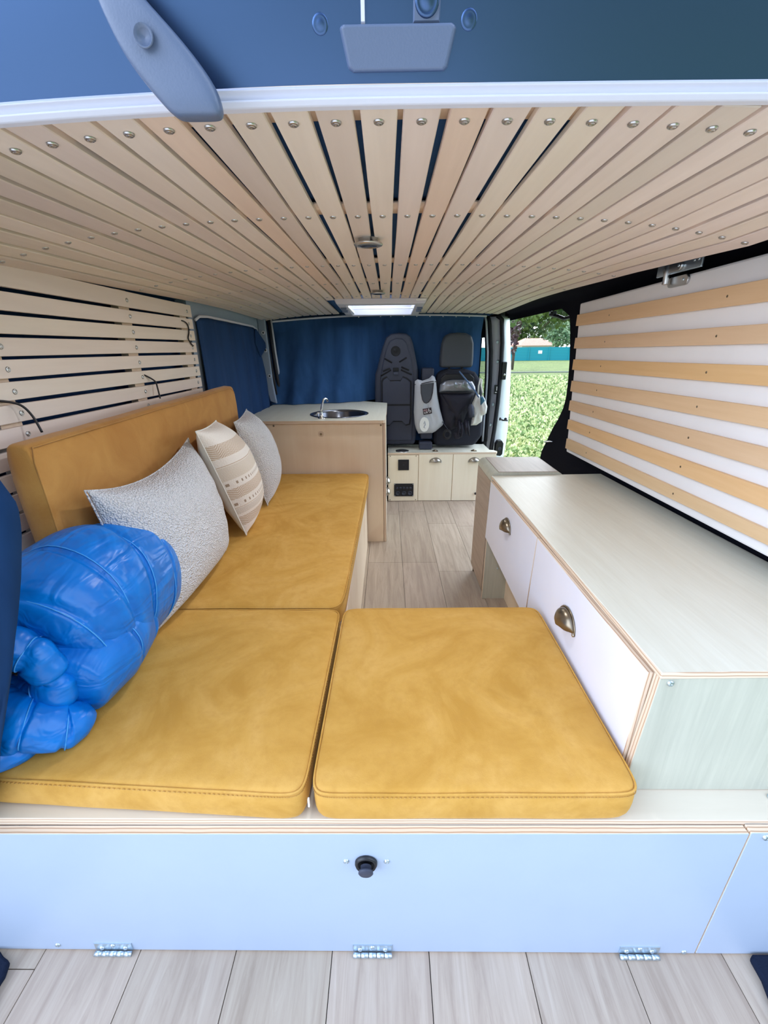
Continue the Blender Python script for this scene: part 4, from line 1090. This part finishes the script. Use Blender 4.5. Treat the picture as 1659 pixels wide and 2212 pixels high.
m = MB(); m.tube([(-.366, 2.335, zt_ + .02), (-.362, 2.337, .76), (-.356, 2.34, .79), (-.350, 2.345, .808), (-.342, 2.36, .812), (-.336, 2.375, .806), (-.334, 2.38, .792)], [.007, .0065, .006, .006, .006, .006, .0065], 'chrome', 12); m.build('spout', fa)
m = MB(); m.tube([(-.366, 2.335, .735), (-.385, 2.33, .74), (-.395, 2.328, .728)], [.006, .004, .004], 'chrome', 10); m.build('lever', fa)

# ============================================================ SEAT BASE CUPBOARDS
sbx = thing('seat_base_cupboard', (.38, 3.08, 0), 'low pale plywood cupboard under the front seats', 'cupboard')
ZT = .367; YF = 2.963
m = MB(); m.box(-.005, .735, YF + .013, 3.24, 0, ZT - .014, 'pale_ply'); m.box(.735, .775, YF + .013, 3.02, 0, ZT - .014, 'pale_ply')
m.build('body', sbx)
m = MB(); m.prism([(-.005, YF), (.77, YF), (.782, 2.99), (.765, 3.03), (.738, 3.04), (.735, 3.24), (-.005, 3.24)], 'Z', ZT - .013, ZT, 'veneer', 'ply_z'); tp = m.build('top', sbx)
def fr(x0, x1, nm, z1=ZT - .014):
    m = MB(); m.box(x0, x1, YF, YF + .0125, .003, z1, ['ply_y', 'ply_y', 'pale_ply', 'pale_ply', 'pale_ply', 'pale_ply']); return m.build(nm, sbx, bevel=.001, seg=1)
p1 = fr(-.003, .214, 'switch_panel', ZT - .018)
for x, z in ((.013, .343), (.198, .343), (.01, .012), (.2, .012)): 
    m = MB(); m.lathe((x, YF - .0003, z), (0, -1, 0), [(.004, 0), (.003, .001), (0, .001)], 'bronze', 10); m.build('screw', p1)
m = MB(); m.box(.069, .147, YF - .008, YF, .240, .318, 'socket_black'); sw = m.build('switch', p1, bevel=.002)
m = MB(); m.lathe((.108, YF - .0085, .279), (0, -1, 0), [(.006, 0), (.005, .002), (.003, .0008), (0, .0008)], 'socket_grey', 14); m.box(.083, .133, YF - .0095, YF - .008, .254, .304, 'socket_black'); m.build('dial', sw)
m = MB(); m.box(.040, .183, YF - .006, YF, .040, .138, 'socket_black'); so = m.build('socket_plate', p1, bevel=.002)
for i in range(5):
    m = MB(); m.lathe((.062 + .0245 * i, YF - .0065, .105), (0, -1, 0), [(.009, 0), (.008, .005), (.005, .006), (0, .006)], 'socket_grey', 14); m.build('switch_button', so)
for i in range(3):
    m = MB(); m.lathe((.067 + .0445 * i, YF - .0065, .065), (0, -1, 0), [(.0165, 0), (.015, .003), (.012, .0035), (.011, .001), (0, .001)], 'socket_grey', 20); m.build('socket', so)
for x, z in ((.045, .045), (.178, .045), (.045, .133), (.178, .133)): screw(so, (x, YF - .0062, z), (0, -1, 0), SCREW_S, .6)
for x0, x1, hx in ((.218, .462, .338), (.466, .768, .617)):
    d = fr(x0, x1, 'flap_door'); cup_handle(d, (hx, YF - .0005, .298), (1, 0, 0), (0, -1, 0), (0, 0, 1), .078, .030, .022, 'silver_cup')
    m = MB(); m.box(hx - .018, hx + .018, YF + .028, YF + .062, ZT, ZT + .004, 'bronze'); m.lathe((hx, YF + .045, ZT + .004), (0, 0, 1), [(.010, 0), (.009, .006), (0, .008)], 'bronze', 14); m.build('catch', tp)
m = MB(); m.lathe((.640, YF - .0005, .060), (0, -1, 0), [(.006, 0), (.009, .012), (.007, .016), (0, .016)], 'black_plastic', 12); m.build('knob', sbx)
m = MB(); m.lathe((.100, 3.022, ZT), (0, 0, 1), [(.048, 0), (.046, .004), (.036, .0045), (.032, .001), (.022, .001), (.018, .004), (0, .0045)], 'steel', 30); m.build('table_socket', tp)

# ============================================================ SEATS
ms_ = thing('folding_seat', (.055, 3.1, ZT), 'charcoal plastic backed middle seat with tray table', 'seat')
out = [(-.060, .398), (.195, .398), (.205, .47), (.207, .60), (.213, .80), (.211, .905), (.206, .94), (.187, 1.03), (.170, 1.10), (.152, 1.14), (.125, 1.157), (.075, 1.163), (.022, 1.157), (-.010, 1.135), (-.035, 1.08), (-.058, 1.0), (-.075, .935), (-.090, .895), (-.094, .80), (-.094, .60), (-.080, .45)]
m = MB(); m.prism(out, 'Y', 3.10, 3.165, 'seat_plastic'); m.build('shell', ms_, bevel=.016, seg=3)
inn = [(-.050, .43), (.172, .43), (.178, .60), (.182, .80), (.172, .92), (.150, 1.03), (.128, 1.10), (.10, 1.125), (.055, 1.128), (.012, 1.11), (-.015, 1.05), (-.040, .95), (-.056, .87), (-.060, .60)]
m = MB(); m.prism(inn, 'Y', 3.085, 3.105, 'seat_plastic'); m.build('back_panel', ms_, bevel=.008, seg=3)
m = MB(); m.lathe((.053, 3.084, 1.046), (0, -1, 0), [(.033, 0), (.030, .005), (.026, .002), (.012, .002), (.010, .004), (0, .004)], 'seat_dark', 26); m.build('cap', ms_)
m = MB()
for a, b in (((-.022, 1.00), (.028, .972)), ((.128, 1.005), (.078, .975)), ((-.036, .915), (.015, .938)), ((.146, .922), (.092, .944)), ((-.050, .885), (.020, .925)), ((.165, .893), (.090, .925))):
    m.tube([(a[0], 3.084, a[1]), (b[0], 3.084, b[1])], .0058, 'seat_dark', 6)
m.build('rib', ms_)
m = MB(); m.box(.034, .074, 3.070, 3.088, .915, .940, 'seat_dark'); m.box(.036, .072, 3.066, 3.088, .893, .912, 'seat_plastic'); m.build('latch', ms_, bevel=.004)
tr = [(-.040, .845), (-.030, .862), (-.005, .875), (.015, .850), (.085, .850), (.100, .875), (.125, .865), (.155, .842), (.158, .60), (.150, .555), (.122, .548), (.098, .575), (.035, .575), (.012, .548), (-.02, .546), (-.040, .58)]
m = MB(); m.prism([((x - .058) * 1.09 + .058, (z - .705) * 1.05 + .705) for x, z in tr], 'Y', 3.078, 3.09, 'seat_dark'); m.build('tray_recess', ms_)
m = MB(); m.prism(tr, 'Y', 3.070, 3.085, 'seat_plastic'); m.build('tray_table', ms_, bevel=.004)
m = MB(); m.box(-.038, .156, 3.067, 3.072, .683, .694, 'seat_dark'); m.build('tray_groove', ms_)
ar = thing('armrest', (.28, 3.1, ZT), 'upright folded black armrest between the two front seats', 'armrest')
m = MB(); m.box(.235, .320, 3.08, 3.17, .44, .935, 'seat_plastic'); m.build('pad', ar, bevel=.012, seg=3)
m = MB(); m.box(.225, .320, 3.05, 3.12, ZT + .0005, .425, 'seat_plastic'); m.build('foot', ar, bevel=.010, seg=3)
ps = thing('passenger_seat', (.49, 3.2, ZT), 'black cloth passenger seat with large headrest by the sliding door', 'seat')
m = MB()
hp = [(.362, .935), (.590, .935), (.592, 1.0), (.588, 1.09), (.572, 1.14), (.530, 1.157), (.475, 1.161), (.42, 1.156), (.385, 1.14), (.368, 1.09), (.360, 1.0)]
m.prism(hp, 'Y', 3.10, 3.17, 'headrest'); m.build('headrest', ps, bevel=.02, seg=4)
m = MB(); m.cyl((.43, 3.14, .94), (.43, 3.14, .88), .007, 'steel'); m.cyl((.52, 3.14, .94), (.52, 3.14, .88), .007, 'steel'); m.build('headrest_post', ps)
m = MB(); bo = [(.340, .385), (.640, .385), (.690, .46), (.690, .60), (.676, .74), (.652, .85), (.610, .905), (.54, .925), (.42, .925), (.350, .905), (.335, .80), (.33, .60)]
m.prism(bo, 'Y', 3.09, 3.22, 'seat_cloth'); m.build('backrest', ps, bevel=.03, seg=4)
m = MB(); m.prism([(.36, .78), (.61, .78), (.60, .87), (.57, .895), (.40, .895), (.37, .87)], 'Y', 3.08, 3.10, 'black_plastic'); m.build('back_pocket', ps, bevel=.006)

# mesh bag on the armrest
mb = thing('mesh_bag', (.29, 3.04, .48), 'grey mesh shopping bag with black label hanging on the armrest', 'bag')
bo = [(.186, .850), (.205, .862), (.240, .853), (.285, .868), (.305, .888), (.322, .878), (.333, .85), (.345, .760), (.368, .66), (.398, .565), (.392, .545), (.340, .500), (.320, .490), (.218, .486), (.200, .520), (.190, .555), (.182, .64), (.184, .74)]
def inflate(name, poly, y, depth, mat, parent, nu=26, nv=26, seed=0, amp=.012):
    """cloth bag: outline polygon (x,z) bulged towards the viewer, closed at the back"""
    P = [Vector(p) for p in poly]; c = sum(P, Vector((0, 0))) / len(P)
    per = []
    for i in range(len(P)):
        a, b = P[i], P[(i + 1) % len(P)]
        for s_ in range(5): per.append(a.lerp(b, s_ / 5))
    n = len(per); vs = []; K = 10
    for k_ in range(K + 1):
        t = k_ / K
        for p in per:
            q = c.lerp(p, t); fold = amp * noise.noise(Vector((q.x * 28 + seed, q.y * 9, 0))) + amp * .5 * noise.noise(Vector((q.x * 60, q.y * 30, seed)))
            vs.append((q.x, y - depth * math.sqrt(max(0, 1 - t ** 3)) - fold * (1 - t ** 4), q.y))
    o0 = len(vs); vs += [(p.x, y + .004, p.y) for p in per]
    fs = [(k_ * n + i, k_ * n + (i + 1) % n, (k_ + 1) * n + (i + 1) % n, (k_ + 1) * n + i) for k_ in range(K) for i in range(n)] + [tuple(range(o0, o0 + n))]
    fs += [(K * n + i, K * n + (i + 1) % n, o0 + (i + 1) % n, o0 + i) for i in range(n)]
    b = MB(); b.add(vs, fs, mat, 1.0, True); return b.build(name, parent)
body = inflate('pouch', bo, 3.06, .045, 'mesh_bag', mb, seed=2, amp=.008)
m = MB(); m.tube([(.186, 3.052, .828), (.22, 3.035, .832), (.262, 3.028, .843), (.30, 3.028, .850), (.335, 3.045, .846)], .0028, 'label_black', 6)
m.tube([(.224, 3.008, .832), (.227, 3.008, .775), (.238, 3.008, .730), (.250, 3.008, .712), (.264, 3.008, .706), (.280, 3.008, .713), (.296, 3.008, .735), (.306, 3.008, .775), (.311, 3.008, .842)], .0028, 'label_black', 6); m.build('black_binding', mb)
m = MB(); m.prism([(.224, .832), (.227, .775), (.238, .730), (.250, .712), (.264, .706), (.280, .713), (.296, .735), (.306, .775), (.311, .842)], 'Y', 3.008, 3.014, 'headrest'); m.build('handle_opening', mb)
lab = MB()
ca, sa = math.cos(.16), math.sin(.16)
def lpt(u, v): 
    x = .273 + (u - .5) * .060; z = .653 + (v - .5) * .042; dx, dz = x - .273, z - .653
    return (.273 + dx * ca - dz * sa, .653 + dx * sa + dz * ca)
yl_ = 2.999
def lquad(mb_, u0, v0, u1, v1, y, mat, sh=0.0):
    pp = [lpt(u0, v0), lpt(u1, v0), lpt(u1 + sh, v1), lpt(u0 + sh, v1)]; mb_.add([(a, y, b) for a, b in pp] + [(a, y + .001, b) for a, b in pp], [(0, 1, 2, 3), (7, 6, 5, 4), (0, 4, 5, 1), (1, 5, 6, 2), (2, 6, 7, 3), (3, 7, 4, 0)], mat)
lquad(lab, 0, 0, 1, 1, yl_, 'label_black'); lo = lab.build('label', mb)
lt = MB()
# lettering as seen: small pink top line, pink word, cream word, white figure at right
for u in (.10, .17, .24, .31, .38, .45): lquad(lt, u, .84, u + .045, .89, yl_ - .0012, 'label_pink')
def stroke(pts, w_, mat):
    P = [lpt(*p) for p in pts]; lt.tube([(a, yl_ - .0012, b) for a, b in P], w_, mat, 5)
for pts in ([(.10, .52), (.10, .76)], [(.10, .76), (.19, .76), (.19, .64), (.10, .64)], [(.23, .52), (.28, .76), (.33, .52)], [(.37, .76), (.37, .55), (.45, .52)], [(.50, .70), (.42, .76)], [(.49, .54), (.49, .74)]): stroke(pts, .0012, 'label_pink')
for pts in ([(.12, .18), (.12, .44), (.20, .38), (.12, .31), (.22, .18)], [(.27, .18), (.31, .44), (.35, .18)], [(.40, .18), (.40, .44)], [(.36, .44), (.46, .44)], [(.50, .18), (.50, .44)]): stroke(pts, .0013, 'label_white')
stroke([(.62, .80), (.68, .86), (.73, .78), (.66, .66), (.60, .60), (.66, .52), (.76, .58), (.86, .52), (.88, .36), (.82, .24), (.72, .30), (.64, .42)], .0017, 'label_white')
lt.build('lettering', lo)
m = MB(); m.prism([(.225 + .034 * math.cos(a * PI / 8) + .03, .560 + .052 * math.sin(a * PI / 8)) for a in range(16)], 'Y', 3.002, 3.012, 'white_cloth'); 
m.tube([(.250, 3.001, .565), (.256, 3.001, .585), (.262, 3.001, .56), (.252, 3.001, .54), (.262, 3.001, .535)], .0015, 'blue_strap', 5); m.build('wipes_packet', mb)

# black organiser with silver lining
og = thing('organiser_bag', (.48, 3.05, .46), 'black hanging bag with silver foil lining on the back of the passenger seat', 'bag')
inflate('pouch', [(.355, .775), (.615, .775), (.590, .690), (.560, .62), (.545, .56), (.50, .52), (.44, .50), (.40, .53), (.375, .64)], 3.08, .05, 'bag_dark', og, seed=4, amp=.016)
inflate('foil_lining', [(.357, .774), (.612, .774), (.606, .81), (.585, .845), (.54, .856), (.45, .858), (.39, .850), (.362, .825)], 3.06, .022, 'silver_foil', og, seed=7, amp=.014)
m = MB(); m.tube([(.357, 3.042, .773), (.42, 3.026, .774), (.50, 3.022, .773), (.57, 3.028, .774), (.614, 3.045, .775)], .004, 'black_plastic', 8); m.build('rim', og)
inflate('front_flap', [(.370, .765), (.600, .765), (.485, .575)], 3.045, .03, 'bag_dark', og, seed=11, amp=.008)
m = MB(); m.tube([(.485, 3.03, .915), (.515, 3.02, .88), (.560, 3.015, .83), (.600, 3.02, .785), (.63, 3.03, .74)], .0055, 'blue_strap', 6); m.build('blue_strap', og)
cc = MB(); 
for q in range(3):
    cc.tube([(.422 + (.028 - .004 * q) * math.cos(2 * PI * i / 24), 3.03 - .004 * q, .484 + (.034 - .005 * q) * math.sin(2 * PI * i / 24)) for i in range(24)], .0035, 'black_plastic', 6, closed=True)
cc.tube([(.43, 3.03, .515), (.405, 3.03, .545), (.385, 3.035, .575)], .0025, 'seat_plastic', 6)
tag(cc.build('coiled_cable'), 'coil of black cable hanging under the organiser bag', 'cable')
m = MB(); m.lathe((.582, 2.985, .610), (-.15, 0, 1), [(.0, 0), (.020, .002), (.021, .03), (.021, .06), (.019, .075), (.014, .082), (.012, .09), (0, .091)], 'seat_plastic', 20)
tag(m.build('bottle'), 'small dark grey bottle hooked beside the organiser bag', 'bottle')
m = MB()
for q, (x0, z0) in enumerate(((.50, .55), (.52, .54), (.545, .56), (.56, .55))):
    m.tube([(x0, 3.02, z0 + .03), (x0 + .006, 3.01, z0 - .02), (x0 - .004 + .008 * q, 3.015, z0 - .075)], [.010, .011, .004], 'bag_dark', 8)
m.lathe((.497, 3.03, .478), (0, -1, 0), [(.028, 0), (.026, .01), (.016, .014), (0, .014)], 'bag_dark', 18)
tag(m.build('hanging_straps'), 'bunch of short black straps dangling below the organiser bag', 'strap')
# white drawstring bag
wb = thing('drawstring_bag', (.64, 3.02, .54), 'white cotton drawstring bag hanging beside the door pillar', 'bag')
inflate('pouch', [(.618, .77), (.640, .755), (.665, .70), (.672, .64), (.668, .57), (.632, .545), (.592, .543), (.600, .62), (.592, .70)], 3.05, .035, 'white_cloth', wb, seed=21, amp=.010)
inflate('side_pouch', [(.650, .765), (.672, .73), (.692, .68), (.688, .63), (.668, .618), (.648, .640), (.636, .70)], 3.02, .03, 'white_cloth', wb, seed=25, amp=.006)
m = MB(); m.tube([(.624, 3.03, .76), (.622, 3.02, .82), (.632, 3.02, .868), (.640, 3.02, .858), (.640, 3.02, .82), (.655, 3.02, .77)], [.006, .005, .008, .006, .005, .006], 'white_cloth', 8); m.build('drawstring', wb)
inflate('teal_patch', [(.632, .752), (.655, .745), (.668, .722), (.650, .700), (.640, .690)], 2.994, .012, 'teal_cloth', wb, seed=3, amp=.003)

# ============================================================ CURTAINS AND RODS
m = MB()
def maincurt(u, v):
    x = lerp(-.795, .665, u); zt3 = zrod(x) - .006
    zb3 = .712 if x < -.02 else .40
    z = lerp(zt3, zb3, v)
    y0 = 3.17 - (.0 if x > -.25 else .04 * (-.25 - x) / .5)
    yb4 = 3.19 if x > -.10 else lerp(3.17, 2.95, min(1, (-.10 - x) / .55))
    y = lerp(y0, yb4, v ** 1.6)
    y += .012 * math.sin(x * 42 + 1.4 * math.sin(z * 4)) * (.35 + .65 * v) + .008 * math.sin(x * 17 + z * 3)
    y -= .05 * math.exp(-((x + .38) / .16) ** 2 - ((z - .75) / .10) ** 2)
    y += .075 * min(1, max(0, (x + .16) / .12))
    return (x, y, z)
def zrod(x): return 1.279 - .045 * (min(0, x) / .8) ** 2 - .012 * (max(0, x) / .65) ** 2 
def yrod(x): return 3.19 - .13 * (min(0, x + .1) / .7) ** 2
def mc(u, v):
    p = list(maincurt(u, v)); x = p[0]; p[1] = lerp(yrod(x) + .012, p[1], min(1, v * 9)); return tuple(p)
m.grid(mc, 150, 40, 'navy')
cu = thing('curtain', (0, 3.18, .7), 'long navy curtain hanging across the van behind the front seats', 'curtain'); m.build('fabric', cu)
rings_ = [-.2, -.05, .02, .11, .20, .29, .38, .47, .56]
for x in rings_:
    b = MB(); b.cyl((x, yrod(x), zrod(x) + .003), (x, yrod(x), zrod(x) - .012), .004, 'trim_white', n=8); b.build('glider', cu)
m = MB(); m.tube([(x / 50, yrod(x / 50), zrod(x / 50)) for x in range(-40, 35)], .0065, 'trim_white', 8)
tag(m.build('curtain_rail'), 'white curtain rail bowed under the ceiling end', 'curtain rail')
# side curtain on the left window
m = MB()
topz = lambda y: lerp(1.187, 1.196, min(1, (y - 1.93) / .12)) if y < 2.05 else lerp(1.196, 1.186, (y - 2.05) / .75)
def sc(u, v):
    ytop = lerp(1.932, 2.77, u); ybot = lerp(1.905, 2.93, u)
    y = lerp(ytop, ybot, v); z = lerp(topz(ytop), .66 + (.05 if u > .9 else 0), v)
    return (-.806 + .010 * math.sin(y * 34 + math.sin(z * 5)) * (.3 + .7 * v) + .012 * v, y, z)
m.grid(sc, 90, 30, 'navy_side')
sc_ = thing('curtain', (-.8, 2.35, .66), 'navy curtain on the left side window above the bench', 'curtain'); m.build('fabric', sc_, solid=.003)
m = MB(); m.add([(-.800, 2.76, 1.186), (-.793, 2.965, 1.088), (-.797, 2.80, 1.02), (-.803, 2.74, 1.10)], [(0, 1, 2, 3)], 'navy_side'); m.build('folded_flap', sc_, solid=.004)
m = MB(); m.tube([(-.80, 1.915, 1.180), (-.80, 1.96, 1.196), (-.80, 2.05, 1.201), (-.80, 2.40, 1.197), (-.80, 2.72, 1.192), (-.80, 2.80, 1.178)], .0055, 'trim_white', 8)
tag(m.build('curtain_rod'), 'thin white rod above the left window curtain', 'curtain rod')

# ============================================================ CEILING LAMPS
def spot(x, y, label, pw=2.8):
    z = zc(x, y); t = thing('ceiling_spotlight', (x, y, z - .012), label, 'lamp', 'round ceiling spotlights')
    m = MB(); m.lathe((x, y, z), (0, 0, -1), [(.023, 0), (.023, .008), (.033, .010), (.0345, .012), (.033, .0145), (.022, .0165), (.0215, .0155), (0, .0155)], 'steel', 36); m.build('ring', t)
    ld = bpy.data.lights.new('spot_light', 'AREA'); ld.shape = 'DISK'; ld.size = .04; ld.energy = pw; ld.color = (.90, .95, 1.0)  # area light added to brighten the interior; the fitting itself is unlit
    lo_ = bpy.data.objects.new('spot_light', ld); COL.objects.link(lo_); lo_.parent = t; lo_.location = (0, 0, -.0065)
    m = MB(); m.lathe((x, y, z - .0158), (0, 0, -1), [(.021, 0), (.016, .0012), (.015, .0004), (.006, .0012), (0, .0012)], 'sink_dark', 28); m.build('lens', t)
spot(-.045, 1.155, 'round brushed steel ceiling spotlight, nearest of the two between slats')
spot(-.045, 2.12, 'round ceiling spotlight near the white roof hatch, farther of the two', 1.5)
m = MB(); m.box(.145, .195, 2.385, 2.40, 1.290, 1.2985, 'sky_white'); tag(m.build('ceiling_clip', bevel=.002), 'small white clip on the ceiling at the near right corner of the roof hatch', 'clip')
